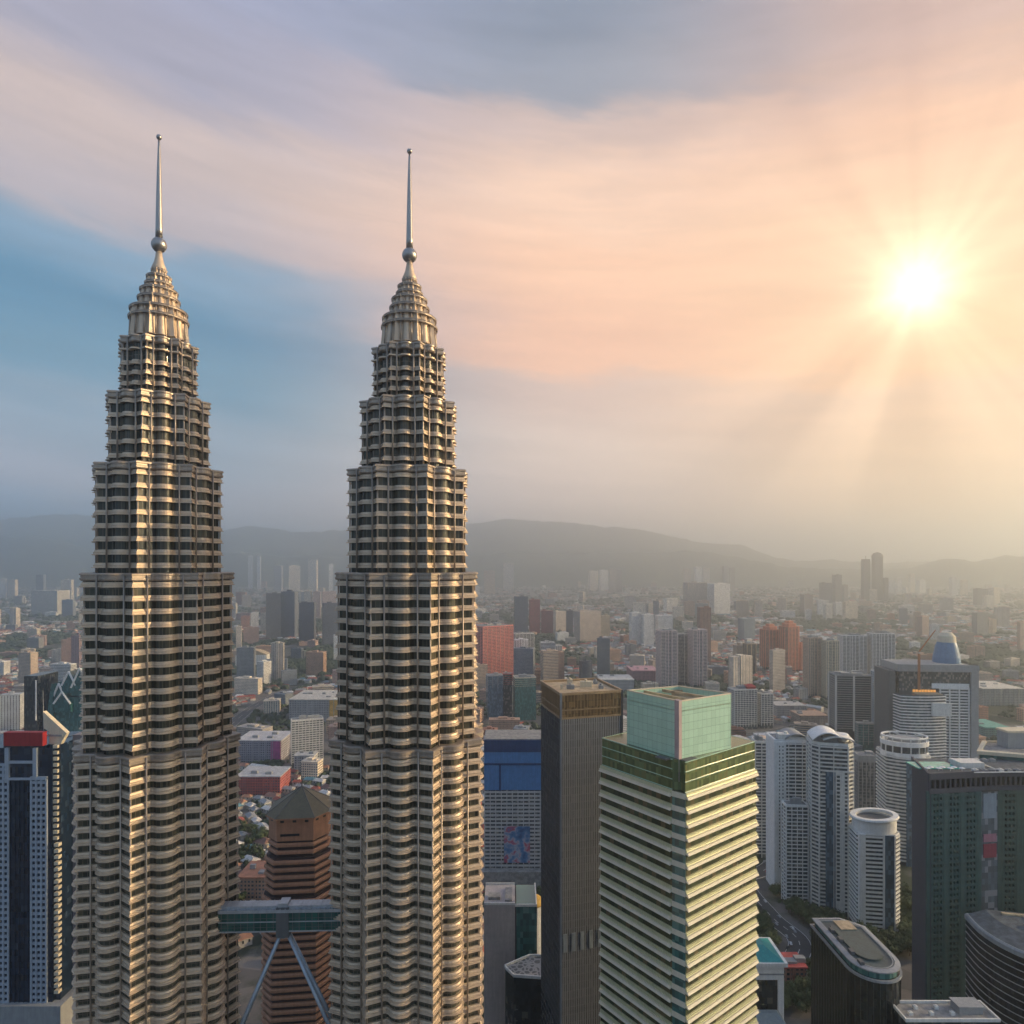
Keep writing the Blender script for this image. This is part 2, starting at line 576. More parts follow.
def far_block(name, label, cat, x0, x1, yt, Y, col, mat='facade', rot=8.0, ratio=0.7, kind='rect', group=None, plants=1, roofc=None):
    """a building too far off to show its windows one by one"""
    poly0 = shape(kind, ratio)
    sc, cx, cy = fit(x0, x1, Y, poly0, R(rot))
    poly = [(a * sc, b * sc) for a, b in poly0]
    FOOT.append((cx, cy, sc * 0.75 * max(1, ratio)))
    zt = Z(yt, Y)
    t = thing(name, label, cat, (cx, cy, 0), R(rot), group)
    MB().prism(poly, 0, zt).build('wall', mat, t, col=col)
    c2 = roofc or tuple(v * 0.8 for v in col)
    MB().prism(outset(poly, 0.4), 0, 1.6).build('roof', 'tint', t, (0, 0, zt + .01), col=c2)
    rnd = random.Random(int(x0 * 31 + yt))
    for i in range(plants):
        a = sc * rnd.uniform(.1, .2)
        b = MB()
        b.box(-a, a, -a * ratio, a * ratio, 0, rnd.uniform(3, 7))
        b.build('roof_plant', 'tint', t, (sc * rnd.uniform(-.25, .25), sc * ratio * rnd.uniform(-.2, .2), zt + 1.62), col=c2)
    return t


# ------------------------------------------------------------------ setting: ground, hills, roads
def ground():
    m, N, p = base_mat('city_ground')
    tc = N.n('ShaderNodeTexCoord').outputs['Object']
    big = N.noise(tc, 0.0025, 6.0, 0.6)
    med = N.noise(tc, 0.018, 5.0, 0.65)
    vor = N.n('ShaderNodeTexVoronoi')
    N.put(vor.inputs['Vector'], tc)
    vor.inputs['Scale'].default_value = 0.03
    lots = N.mix(0.55, vor.outputs['Color'], (0.5, 0.5, 0.5))
    bw = N.n('ShaderNodeRGBToBW')
    N.put(bw.inputs[0], lots)
    built = N.ramp(bw.outputs[0], [(0.2, (0.06, 0.06, 0.06)), (0.5, (0.13, 0.12, 0.115)), (0.8, (0.22, 0.20, 0.18))], 'LINEAR')
    green = N.ramp(med, [(0.3, (0.012, 0.024, 0.013)), (0.6, (0.030, 0.046, 0.022)), (0.8, (0.06, 0.07, 0.035))], 'LINEAR')
    f = N.step(N.m('MULTIPLY_ADD', med, 0.6, N.m('MULTIPLY', big, 0.7)), 0.58, 0.68)
    N.put(p.inputs['Base Color'], N.mix(f, green, built))
    p.inputs['Roughness'].default_value = 0.9
    M['ground'] = m
    n = 24
    L = 30000
    b = MB()
    vs = [(-L + 2 * L * i / n, -4000 + (L + 4000) * j / n, 0) for j in range(n + 1) for i in range(n + 1)]
    fs = [(j * (n + 1) + i, j * (n + 1) + i + 1, (j + 1) * (n + 1) + i + 1, (j + 1) * (n + 1) + i) for j in range(n) for i in range(n)]
    b.add(vs, fs)
    tag(b.build('ground', 'ground'), kind='structure')


ground()


def interp(pts, x):
    if x <= pts[0][0]:
        return pts[0][1]
    for (a, b), (c, d) in zip(pts, pts[1:]):
        if x <= c:
            t = (x - a) / (c - a)
            t = t * t * (3 - 2 * t) * 0.5 + t * 0.5
            return b + (d - b) * t
    return pts[-1][1]


def vn(x, y):
    from mathutils import noise
    return noise.fractal(Vector((x, y, 1.7)), 1.0, 2.1, 5)


def hills(name, crest, Y0, depth, seed, x0, x1):
    m = M.get('forest_hill')
    if not m:
        m, N, p = base_mat('forest_hill')
        tc = N.n('ShaderNodeTexCoord').outputs['Object']
        c = N.ramp(N.noise(tc, 0.01, 8.0, 0.7), [(0.35, (0.02, 0.035, 0.018)), (0.65, (0.06, 0.08, 0.04))])
        N.put(p.inputs['Base Color'], c)
        p.inputs['Roughness'].default_value = 0.95
        M['forest_hill'] = m
    nx, ny = 260, 26
    b = MB()
    vs, fs = [], []
    for j in range(ny + 1):
        v = j / ny
        for i in range(nx + 1):
            px = x0 + (x1 - x0) * i / nx
            Y = Y0 + (v - 0.5) * depth
            x = X(px, Y0) + (v - 0.5) * depth * (px - CX) / F * 0.6
            top = max(0.0, Z(interp(crest, px) + 2.2 * vn(px * 0.03 + seed, 2.0) + 1.0 * vn(px * 0.11, seed), Y0))
            e = (sin(pi * v)) ** 1.25
            ridge = 1.0 + 0.45 * vn(x * 0.0009 + seed, Y * 0.0009) * (1 - e ** 3)
            z = top * e * ridge - 3 + 14 * vn(x * 0.004, Y * 0.004 + seed) * e
            if j in (0, ny):
                z = -6
            vs.append((x, Y, z))
    for j in range(ny):
        for i in range(nx):
            a = j * (nx + 1) + i
            fs.append((a, a + 1, a + nx + 2, a + nx + 1))
    b.add(vs, fs)
    tag(b.build(name, 'forest_hill', smooth=True), kind='structure')


hills('hills', [(-300, 522), (-100, 519), (0, 521), (22, 517), (52, 515), (90, 517), (130, 523), (175, 531), (225, 529), (250, 526.5), (275, 530), (300, 531.5), (345, 529),
                (400, 528), (455, 525), (480, 522), (497, 519.5), (520, 521), (545, 521), (580, 522), (605, 526), (650, 532), (680, 539), (700, 543),
                (720, 545), (742, 545), (758, 551), (775, 558), (800, 561), (830, 560), (860, 562), (900, 563), (930, 562), (1000, 563), (1300, 560)], 12500, 3600, 3.0, -300, 1300)
hills('foothills', [(-300, 540), (0, 536), (30, 535), (60, 541), (95, 551), (130, 556), (240, 552), (300, 556), (420, 556), (560, 553), (640, 553), (690, 551), (730, 556), (760, 562),
                    (790, 566), (820, 568), (910, 568), (930, 562), (945, 559), (962, 560), (975, 562), (988, 560), (1005, 556), (1024, 557), (1080, 552), (1300, 556)], 9600, 1800, 9.0, -300, 1300)


def road(pts, w, z=0.03, name='road'):
    P = [Vector((*G(*p), 0)) for p in pts]
    Q = []
    for i in range(len(P) - 1):
        p0, p1, p2, p3 = P[max(0, i - 1)], P[i], P[i + 1], P[min(len(P) - 1, i + 2)]
        for k in range(8):
            t = k / 8
            Q.append(0.5 * ((2 * p1) + (p2 - p0) * t + (2 * p0 - 5 * p1 + 4 * p2 - p3) * t * t + (3 * p1 - p0 - 3 * p2 + p3) * t ** 3))
    Q.append(P[-1])
    L, Rr = [], []
    for i, p in enumerate(Q):
        d = (Q[min(i + 1, len(Q) - 1)] - Q[max(i - 1, 0)]).normalized()
        n = Vector((-d.y, d.x, 0)) * w / 2
        L.append(p + n)
        Rr.append(p - n)
        FOOT.append((p.x, p.y, w * 0.75))
    b = MB()
    vs = [(a.x, a.y, z) for a in L] + [(a.x, a.y, z) for a in Rr]
    n = len(L)
    b.add(vs, [(i + n, i + n + 1, i + 1, i) for i in range(n - 1)])
    tag(b.build(name, 'asphalt'), kind='structure')
    lm = MB()
    for off in (-.46, .46, 0.0):
        for i in range(0, n - 1):
            if off == 0.0 and i % 2:
                continue
            a0, a1 = L[i].lerp(Rr[i], .5 + off), L[i + 1].lerp(Rr[i + 1], .5 + off)
            dn = (a1 - a0).normalized()
            nn = Vector((-dn.y, dn.x, 0)) * 0.22
            lm.add([tuple(q + Vector((0, 0, z + .012))) for q in (a0 - nn, a1 - nn, a1 + nn, a0 + nn)], [(0, 1, 2, 3)])
    tag(lm.build('road_marking', 'white'), kind='structure')


road([(700, 1060), (770, 985), (800, 945), (770, 915), (745, 880), (775, 862), (830, 800)], 18)
road([(225, 730), (255, 706), (290, 690), (345, 678)], 24)
road([(480, 870), (520, 868), (560, 850)], 18)
road([(0, 668), (70, 664), (240, 660)], 30)
road([(640, 720), (740, 735), (830, 715), (870, 690)], 22)

# ------------------------------------------------------------------ the twin towers
def star(Rr, rho=0.15, cl=0.785, per=10, extra=0.0):
    """eight-pointed star with a round bay in each re-entrant corner; point 0 faces angle 0"""
    out = []
    for k in range(8):
        for half in (0, 1):
            for i in range(per):
                t = (i / per) * (pi / 8)
                th = k * pi / 4 + (t if half == 0 else pi / 8 + t)
                a = t if half == 0 else pi / 8 - t             # angle from the nearest point
                # edge from the point (R,0) to the inner corner
                ix, iy = Rr * 0.7654 * cos(pi / 8), Rr * 0.7654 * sin(pi / 8)
                ex, ey = ix - Rr, iy
                r = Rr * ey / (ey * cos(a) - ex * sin(a))
                b = pi / 8 - a                                  # angle from the bay's axis
                c = cl * Rr
                q = (rho * Rr) ** 2 - (c * sin(b)) ** 2
                if q > 0:
                    r = max(r, c * cos(b) + math.sqrt(q))
                r += extra
                out.append((r * cos(th), r * sin(th)))
    return out


def star_ring(name, Rr, prof, mat):
    """collar of the star plan; prof = (outset, z) pairs"""
    b = MB()
    rings = [[(x, y, z) for x, y in star(Rr, extra=o)] for o, z in prof]
    b.loft(rings, caps=False)
    n, k = len(rings[0]), len(rings)
    b.f += [((k - 1) * n + i, (k - 1) * n + (i + 1) % n, (i + 1) % n, i) for i in range(n)]
    b.mi += [0] * n
    return b.mesh(name, mat)


JOINT = 6
TIERS = [  # z top, z bottom, radius, storeys start below this much glass
    (376.6, 358.8, 13.5, 8.2), (356.6, 333.2, 17.8, 2.4), (331.6, 295.6, 22.2, 2.4), (294.2, 236.0, 26.2, 2.6), (234.6, 112.0, 28.5, 2.6)]
CROWN = [  # z top, z bottom, radius, ribs
    (403.9, 401.3, 2.7, 8), (401.3, 398.7, 4.4, 8), (398.7, 396.2, 5.0, 8), (396.2, 393.0, 6.7, 16), (393.0, 388.8, 7.5, 16), (388.8, 385.7, 10.2, 16), (385.7, 378.4, 10.6, 16)]
SHARED = {}


def twin_tower(px, Y, lobe, label, wide):
    t = thing('skyscraper', label, 'skyscraper', (X(px, Y), Y, 0), R(lobe - 90 - 22.5), 'twin stepped towers')
    t.scale = (wide, wide, 1)
    FOOT.append((X(px, Y), Y, 45))
    fh = 4.27

    def share(key, make):
        if key not in SHARED:
            SHARED[key] = make()
        return SHARED[key]
    for ti, (z1, z0, r, gap) in enumerate(TIERS):
        zb = 0 if ti == 4 else z0 - 4
        put('curtain_wall', share(('core', ti), lambda: MB().prism(star(r - 1.15), zb, z1).mesh('curtain_wall', 'tower_glass')), t)
        band = share(('band', ti), lambda: star_ring('floor_band', r, [(-1.3, 0.35), (0.0, 0.05), (0.62, 0.0), (0.62, 0.2), (0.1, 0.34), (0.08, 0.8), (0.2, 0.86), (0.2, 1.0), (-0.1, 1.06), (-0.35, 1.7), (-1.3, 1.8)], 'steel'))
        z = z1 - gap - 2.0
        fh = (z - z0 - .4) / round((z - z0 - .4) / 4.27)
        while z > z0:
            put('floor_band', band, t, (0, 0, z))
            z -= fh
        # ledge that closes the tier: two rails and a sloping lip
        led = share(('ledge', ti), lambda: star_ring('ledge', r, [(-2.6, -0.4), (0.25, -0.4), (0.5, 0.0), (0.5, 0.45), (0.2, 0.6), (0.2, 1.3), (0.6, 1.45), (0.6, 1.9), (0.1, 2.2), (-2.6, 2.2)], 'steel_soft'))
        put('ledge', led, t, (0, 0, z1 - 2.05))
        # slender columns on the joints between bays and points
        zlo = max(z0 - 1.5, 112)

        def fin():
            b = MB()
            b.tube((0, 0, zlo), (0, 0, z1 - 0.6), 0.30, 8)
            return b.mesh('column', 'steel_soft', True)
        me = share(('fin', ti), fin)
        ps, pc = star(r, extra=0.6), star(r, extra=-0.7)
        n = len(ps) // 16
        for k in range(8):
            for s_ in (-1, 1):
                x, y = ps[((2 * k + 1) * n + s_ * JOINT) % len(ps)]
                put('column', me, t, (x, y, 0))
            x, y = pc[(2 * k * n) % len(pc)]
            put('corner_column', me, t, (x, y, 0))
    # glazed lantern storeys get a second rail
    put('ledge', share('rail2', lambda: star_ring('ledge', 13.2, [(-1, 0), (0.9, 0), (0.9, 0.5), (-1, 0.7)], 'steel')), t, (0, 0, 371.6))
    for ci, (z1, z0, rr, nr) in enumerate(CROWN):
        def tier():
            b = MB()
            h = z1 - z0
            c = min(.5, h * .16)
            prof = [(rr * 1.02, z0 - 0.4), (rr * 1.0, z0 + .2), (rr * .95, z1 - h * .34), (rr * .94, z1 - c * 2), (rr * .94 + .28, z1 - c * 1.8), (rr * .94 + .3, z1 - c), (rr * .94 + .05, z1 - c * .9), (rr * .94 + .42, z1 - c * .6), (rr * .94 + .42, z1 + .02), (rr * .7, z1 + .25)]
            b.loft([[(x, y, z) for x, y in star(q)] for q, z in prof])
            return b.mesh('crown_tier', 'steel')
        put('crown_tier', share(('crown', ci), tier), t)

        def rib():
            b = MB()
            h = z1 - z0
            f = .955 if nr == 8 else .93
            b.tube((rr * f, 0, z0 - .2), (rr * f * .97, 0, z1 - .3), 0.06 + rr * .019, 8)
            return b.mesh('crown_rib', 'steel_soft', True)
        ro = rr * .955 + .10
        put('crown_ring', share(('cring', ci), lambda: MB().lathe([(ro * .8, z1 - .62), (ro, z1 - .62), (ro + .06, z1 - .45), (ro, z1 - .28), (ro, z1 - .1), (ro + .12, z1 + .06), (ro, z1 + .24), (ro * .8, z1 + .3)], 40).mesh('crown_ring', 'steel_soft')), t)
        me = share(('rib', ci), rib)
        for k in range(nr):
            put('crown_rib', me, t, rz=(k + .5) * 2 * pi / nr if nr == 8 else (k + .5) * pi / 8)
    put('neck', share('neck', lambda: MB().lathe([(2.5, 403.6), (2.6, 404.6), (1.75, 406.6), (1.3, 408.6), (1.05, 410.6)], 24).mesh('neck', 'steel', True)), t)
    prof = [(2.7 * sin(pi * i / 20) + 0.01, 413.2 - 2.75 * cos(pi * i / 20)) for i in range(21)]
    put('ring_ball', share('ball', lambda: MB().lathe(prof, 32).mesh('ring_ball', 'spire_steel', True)), t)
    sp = put('spire', share('mast', lambda: MB().lathe([(1.25, 415.9), (1.2, 419), (.95, 432), (.72, 441), (.45, 449), (.3, 451.5)], 16).mesh('spire', 'spire_steel', True)), t)
    p2 = [(.95 * sin(pi * i / 12) + 0.01, 452.3 - .95 * cos(pi * i / 12)) for i in range(13)]
    put('finial', share('tip', lambda: MB().lathe(p2, 16).mesh('finial', 'spire_steel', True)), sp)
    return t


twin_tower(159.0, 236.0, -11.5 + 90 - 90, 'taller looking stepped steel tower with a spire, left of its twin', .965)
twin_tower(409.5, 244.0, 1.9, 'stepped steel tower with a spire, right of its twin, nearer the sun', 1.025)


def skybridge():
    YL, YR = 232.0, 233.5
    xa, xb = X(221, YL), X(349, YR)
    a, b_ = Vector((xa, YL, 0)), Vector((xb, YR, 0))
    L = (b_ - a).length
    t = thing('skybridge', 'two storey glazed skybridge on slanting legs joining the twin stepped towers', 'bridge', tuple((a + b_) / 2 + Vector((0, 0, 1.5))), atan2(b_.y - a.y, b_.x - a.x))
    h = L / 2
    MB().box(-h, h, -2.5, 2.5, 166.0, 172.4).build('glazing', 'bridge_glass', t)
    r = MB().box(-h, h, -2.9, 2.9, 172.4, 173.5).box(-h, h, -2.0, 2.0, 173.5, 174.5)
    for i in range(26):
        x = -h + L * (i + .5) / 26
        r.box(x - .12, x + .12, -3.05, 3.05, 173.5, 173.9)
        r.box(x - .1, x + .1, -2.15, 2.15, 173.5, 174.65)
    r.build('roof', 'bridge_pale', t)
    fr = MB()
    for i in range(20):
        x = -h + L * (i + .5) / 20
        fr.box(x - .09, x + .09, -2.62, 2.62, 166.0, 172.4)
    fr.box(-h, h, -2.6, 2.6, 170.3, 170.45).box(-h, h, -2.6, 2.6, 167.2, 167.32)
    fr.build('glazing_frame', 'darkgrey', t)
    MB().box(-h, h, -2.6, 2.6, 165.5, 166.0).box(-h, h, -2.7, 2.7, 169.0, 169.35).build('floor_beam', 'bridge_pale', t)
    cx_ = X(285, 233) - (xa + xb) / 2
    MB().box(cx_ - 2.2, cx_ + 2.2, -2.8, 2.8, 163.6, 174).build('joint_block', 'darkgrey', t)
    MB().box(cx_ - 1.6, cx_ + 1.6, -2.2, 2.2, 174, 175.4).build('hatch', 'bridge_pale', t)
    for s_, pxb in ((-1, 214), (1, 362)):
        x1 = X(pxb, 233) - (xa + xb) / 2
        z1 = Z(1095, 233)
        for yy in (-1.2, 1.2):
            MB().tube((cx_ + s_ * .9, yy * .6, 164.6), (x1, yy * 2.2, z1), 0.62, 12, 0.85).build('leg', 'leg_blue', t, smooth=True)
    MB().tube((cx_, -2, 164.3), (cx_, 2, 164.3), 1.5, 14).build('bearing', 'leg_blue', t, smooth=True)


skybridge()

# ------------------------------------------------------------------ haze
def haze():
    m = bpy.data.materials.new('haze')
    m.use_nodes = True
    t = m.node_tree
    t.nodes.clear()
    o = t.nodes.new('ShaderNodeOutputMaterial')
    v = t.nodes.new('ShaderNodeVolumePrincipled')
    v.inputs['Color'].default_value = (0.83, 0.92, 1.0, 1)
    v.inputs['Density'].default_value = 1.75e-4
    v.inputs['Anisotropy'].default_value = 0.83
    t.links.new(v.outputs[0], o.inputs['Volume'])
    M['haze'] = m
    tag(MB().box(-31000, 31000, -4500, 31000, -8, 1330).build('haze', 'haze'), kind='stuff')


haze()

# ------------------------------------------------------------------ the near towers
def lerp2(a, b, t):
    return (a[0] + (b[0] - a[0]) * t, a[1] + (b[1] - a[1]) * t)


def wall_run(b, p, q, z0, z1, out, thick, mi=0):
    """a straight panel along p-q, standing `out` metres in front of that line"""
    d = Vector((q[0] - p[0], q[1] - p[1])).normalized()
    n = Vector((d.y, -d.x))
    a0, b0 = Vector(p) + n * out, Vector(q) + n * out
    a1, b1 = Vector(p) + n * (out - thick), Vector(q) + n * (out - thick)
    b.prism([tuple(a0), tuple(b0), tuple(b1), tuple(a1)], z0, z1, mi)


def louvre_tower():
    """the green-crowned office tower with a slotted corner"""
    Yn = 254.0
    N0 = (X(684, Yn), Yn)
    Lf = (X(601, 291), 291.0)
    Rt = (X(756, 285), 285.0)
    Bk = (Lf[0] + Rt[0] - N0[0], Lf[1] + Rt[1] - N0[1])
    c = ((Lf[0] + Rt[0]) / 2, (Lf[1] + Rt[1]) / 2)
    FOOT.append((*c, 42))
    t = thing('office_tower', 'cream louvred office tower with a pale green glass crown and slotted corner', 'skyscraper', (*c, 0))
    loc = lambda p: (p[0] - c[0], p[1] - c[1])
    n, l, r, k = map(loc, (N0, Lf, Rt, Bk))
    zb = Z(794, Yn)                                   # top of the louvred shaft
    z_in = Z(763, Yn)                                 # top of the glass band
    # recessed slot at the near corner
    nl, nr = lerp2(n, l, .125), lerp2(n, r, .02)
    slot = (n[0] + 0.1, n[1] + 4.2)
    foot = [nl, nr, r, k, l]
    MB().prism(foot, 0, zb).build('wall', 'ribbon_glass', t)
    cg = MB()
    wall_run(cg, nl, nr, 0, zb - 1, .12, .3)
    cg.build('corner_glazing', 'glass_teal', t)
    # louvred storeys: sloping sunshades over ribbon windows, left face and right face
    fh = 5.45
    sides = ((l, nl, 'left'), (nr, r, 'right'))

    def shade(p, q):
        d = Vector((q[0] - p[0], q[1] - p[1]))
        L = d.length
        d.normalize()
        m = Vector((d.y, -d.x))
        b = MB()
        def strip(prof):
            return [[tuple(Vector((e[0], e[1], 0)) + Vector((m.x * o, m.y * o, z))) for o, z in prof] for e in (p, q)]
        b.loft(strip([(0.0, 0.0), (1.45, -0.35), (1.5, -0.1), (0.9, 0.62), (0.9, 0.74), (0.0, 0.8)]))
        wall_run(b, p, q, .84, .93, 1.25, .7)
        g = MB()
        g.loft(strip([(0.0, 0.8), (0.72, 0.8), (0.40, 1.65), (0.36, 2.1), (0.0, 2.15)]))
        wall_run(g, p, q, 1.5, 1.58, .72, .4)
        return b.mesh('sunshade', 'shade_white'), g.mesh('spandrel', 'spandrel_green')
    for p, q, _ in sides:
        me, me2 = shade(p, q)
        for i in range(31):
            put('sunshade', me, t, (0, 0, zb - 2.2 - i * fh))
            put('spandrel', me2, t, (0, 0, zb - 2.2 - i * fh))
    # back faces get plain sills
    sill = MB()
    wall_run(sill, r, k, 0, 1.6, .5, .6)
    wall_run(sill, k, l, 0, 1.6, .5, .6)
    me = sill.mesh('sill', 'cream')
    for i in range(30):
        put('sill', me, t, (0, 0, zb - 2.9 - i * fh))
    e1 = MB()
    wall_run(e1, nl, nr, -.2, 1.9, .45, .6)
    me = e1.mesh('corner_slab', 'shade_white')
    for i in range(30):
        put('corner_slab', me, t, (0, 0, zb - 2.2 - i * fh))
    # glass band storeys, set back a little
    s_ = .985
    sc = lambda p, f: (p[0] * f, p[1] * f)
    gb = [sc(p, s_) for p in (nl, slot, nr, r, k, l)]
    MB().prism(gb, zb, z_in).build('glass_band', 'glass_olive', t)
    hh = z_in - zb
    for i in range(4):
        b = MB()
        z = zb + hh * (i / 3.0) - (0.25 if i == 3 else 0)
        for p, q in ((gb[5], gb[0]), (gb[2], gb[3]), (gb[3], gb[4]), (gb[4], gb[5])):
            wall_run(b, p, q, z, z + .32, .18, .5)
        b.build('rail', 'crown_glass', t)
    MB().prism([sc(p, .94) for p in (nl, slot, nr, r, k, l)], z_in - 1.2, z_in - .9).build('roof', 'roof_grey', t)
    lip = MB()
    wall_run(lip, lerp2(gb[0], gb[5], .02), lerp2(gb[0], gb[5], .16), z_in - .3, z_in + .2, 0, 3)
    wall_run(lip, lerp2(gb[2], gb[3], .02), lerp2(gb[2], gb[3], .16), z_in - .3, z_in + .2, 0, 3)
    lip.build('roof_lip', 'darkgrey', t)
    # crown: two green glass screens meeting at a pinkish pier, open box behind
    Yc = 259.0
    A = loc((X(679.5, Yc), Yc))
    B = loc((X(627, 282), 282.0))
    D = loc((X(731, 275), 275.0))
    E = (B[0] + D[0] - A[0] - 1, B[1] + D[1] - A[1] - 6)
    zt = Z(702, Yc)
    AL, AR = lerp2(A, B, .09), lerp2(A, D, .045)
    for nm, p, q in (('glass_screen', B, AL), ('glass_screen', AR, D), ('glass_screen', D, E), ('glass_screen', E, B)):
        b = MB()
        wall_run(b, p, q, z_in - .8, zt, 0, .5)
        b.build(nm, 'crown_glass', t)
        b = MB()
        wall_run(b, p, q, zt, zt + .45, .12, .75)
        b.build('coping', 'cream', t)
    cp = MB().prism([lerp2(A, B, .088), (A[0] - .3, A[1] - .4), lerp2(A, D, .043), (A[0], A[1] + 4)], zb + 3.2, zt + .5)
    cp.build('corner_pier', paint('pier_pink', (0.42, 0.33, 0.33), 0.6), t)
    MB().prism([AL, AR, D, E, B], zt - 4.0, zt - 3.6).build('crown_roof', 'roof_tan', t)
    bm = MB()
    for f in (.3, .65):
        p, q = lerp2(B, E, f), lerp2(A, D, f)
        wall_run(bm, p, q, zt - 1.6, zt - .4, 0, 1.0)
    bm.box(-4, 5, 2, 8, zt - 3.6, zt - 1.2)
    bm.build('roof_beam', 'roof_tan', t)
    MB().tube((-9, 6, zt - 3.6), (-9, 6, zt + 1.2), .35, 8).build('mast', 'grey', t)


louvre_tower()


def pinstripe_tower():
    """the dark ribbed tower with a bronze top"""
    Yn = 330.0
    N0, Lf, Rt = (X(561, Yn), Yn), (X(541, 366), 366.0), (X(622, 339), 339.0)
    Bk = (Lf[0] + Rt[0] - N0[0], Lf[1] + Rt[1] - N0[1])
    c = ((Lf[0] + Rt[0]) / 2, (Lf[1] + Rt[1]) / 2)
    FOOT.append((*c, 32))
    t = thing('office_tower', 'dark grey pinstriped office tower with a bronze top storey and flat roof', 'skyscraper', (*c, 0))
    loc = lambda p: (p[0] - c[0], p[1] - c[1])
    n, l, r, k = map(loc, (N0, Lf, Rt, Bk))
    zt = Z(694, Yn)
    zc = zt - 13.0
    quad = [n, r, k, l]
    MB().prism(quad, 0, zc).build('wall', glass('smoked_glass', (0.04, 0.046, 0.055), 4.0, 1.0, 0.18, (0.07, 0.072, 0.075), 0.10), t)
    rib = {}
    for p, q, num in ((n, r, 34), (l, n, 26)):
        ang = atan2(q[1] - p[1], q[0] - p[0])
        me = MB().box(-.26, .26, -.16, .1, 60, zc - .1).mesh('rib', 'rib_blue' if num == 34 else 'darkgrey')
        for i in range(num):
            x, y = lerp2(p, q, (i + .5) / num)
            put('rib', me, t, (x, y, 0), rz=ang)
    fl = MB()
    for p, q in ((n, r), (l, n), (r, k), (k, l)):
        for i in range(48):
            wall_run(fl, p, q, zc - 3 - 4.0 * i, zc - 2.6 - 4.0 * i, .10, .3)
    fl.build('floor_edge', 'darkgrey', t)
    MB().box(-.55, .55, -.55, .55, 50, zt + .4).build('corner_pier', 'grey', t, (n[0], n[1], 0))
    MB().box(-.5, .5, -.5, .5, 50, zt + .4).build('corner_pier', 'darkgrey', t, (r[0], r[1], 0))
    bz = glass('bronze_screen', (0.26, 0.17, 0.08), 3.2, 1.2, 0.3, (0.30, 0.20, 0.09), 0.2, mull=.12, mullc=(.08, .06, .04))
    ins = outset(quad, -.6)
    MB().prism(ins, zc, zt - 1).build('top_storey', bz, t)
    sc = MB()
    for p, q in ((n, r), (l, n), (r, k), (k, l)):
        wall_run(sc, p, q, zc, zc + .8, .3, .9)
        wall_run(sc, p, q, zt - .9, zt + .5, .35, .9)
        wall_run(sc, p, q, zc + 4.2, zc + 4.7, .1, .5)
        L = hypot(q[0] - p[0], q[1] - p[1])
        for i in range(int(L / 1.8)):
            a = lerp2(p, q, i * 1.8 / L)
            b_ = lerp2(p, q, (i * 1.8 + .16) / L)
            wall_run(sc, a, b_, zc + .8, zt - .9, .12, .3)
    sc.build('top_frame', paint('bronze', (0.38, 0.28, 0.18), .45, .4), t)
    MB().prism(outset(quad, -1), zt - 1.0, zt - .6).build('roof', 'roof_tan', t)
    # pale louvre panels low on the wide face
    for i in range(7):
        p, q = lerp2(n, r, .03 + i * .14), lerp2(n, r, .03 + i * .14 + .06)
        b = MB()
        wall_run(b, p, q, Z(948, 334), Z(930, 334), .5, .2)
        b.build('louvre_panel', 'leg_blue', t)
    for i, (fx, fy, w, d, h) in enumerate(((.3, .4, 4, 3, 2.2), (.6, .5, 6, 3.5, 3), (.78, .3, 2.5, 2.5, 1.8), (.42, .75, 3, 2, 2.6), (.85, .7, 2, 4, 1.6))):
        p = lerp2(lerp2(n, r, fx), lerp2(l, k, fx), fy)
        b = MB().box(-w / 2, w / 2, -d / 2, d / 2, 0, h)
        b.tube((0, 0, h), (0, 0, h + .9), .8, 10)
        b.build('roof_plant', 'cream' if i % 2 else 'grey', t, (p[0], p[1], zt - .6))
    arm = MB().box(-.6, .6, -.6, .6, 0, 2.5).tube((0, 0, 2.3), (5, -4, 3.6), .25, 8)
    arm.build('cleaning_cradle', 'cream', t, (*lerp2(lerp2(n, r, .15), lerp2(l, k, .15), .4), zt - .6))


pinstripe_tower()


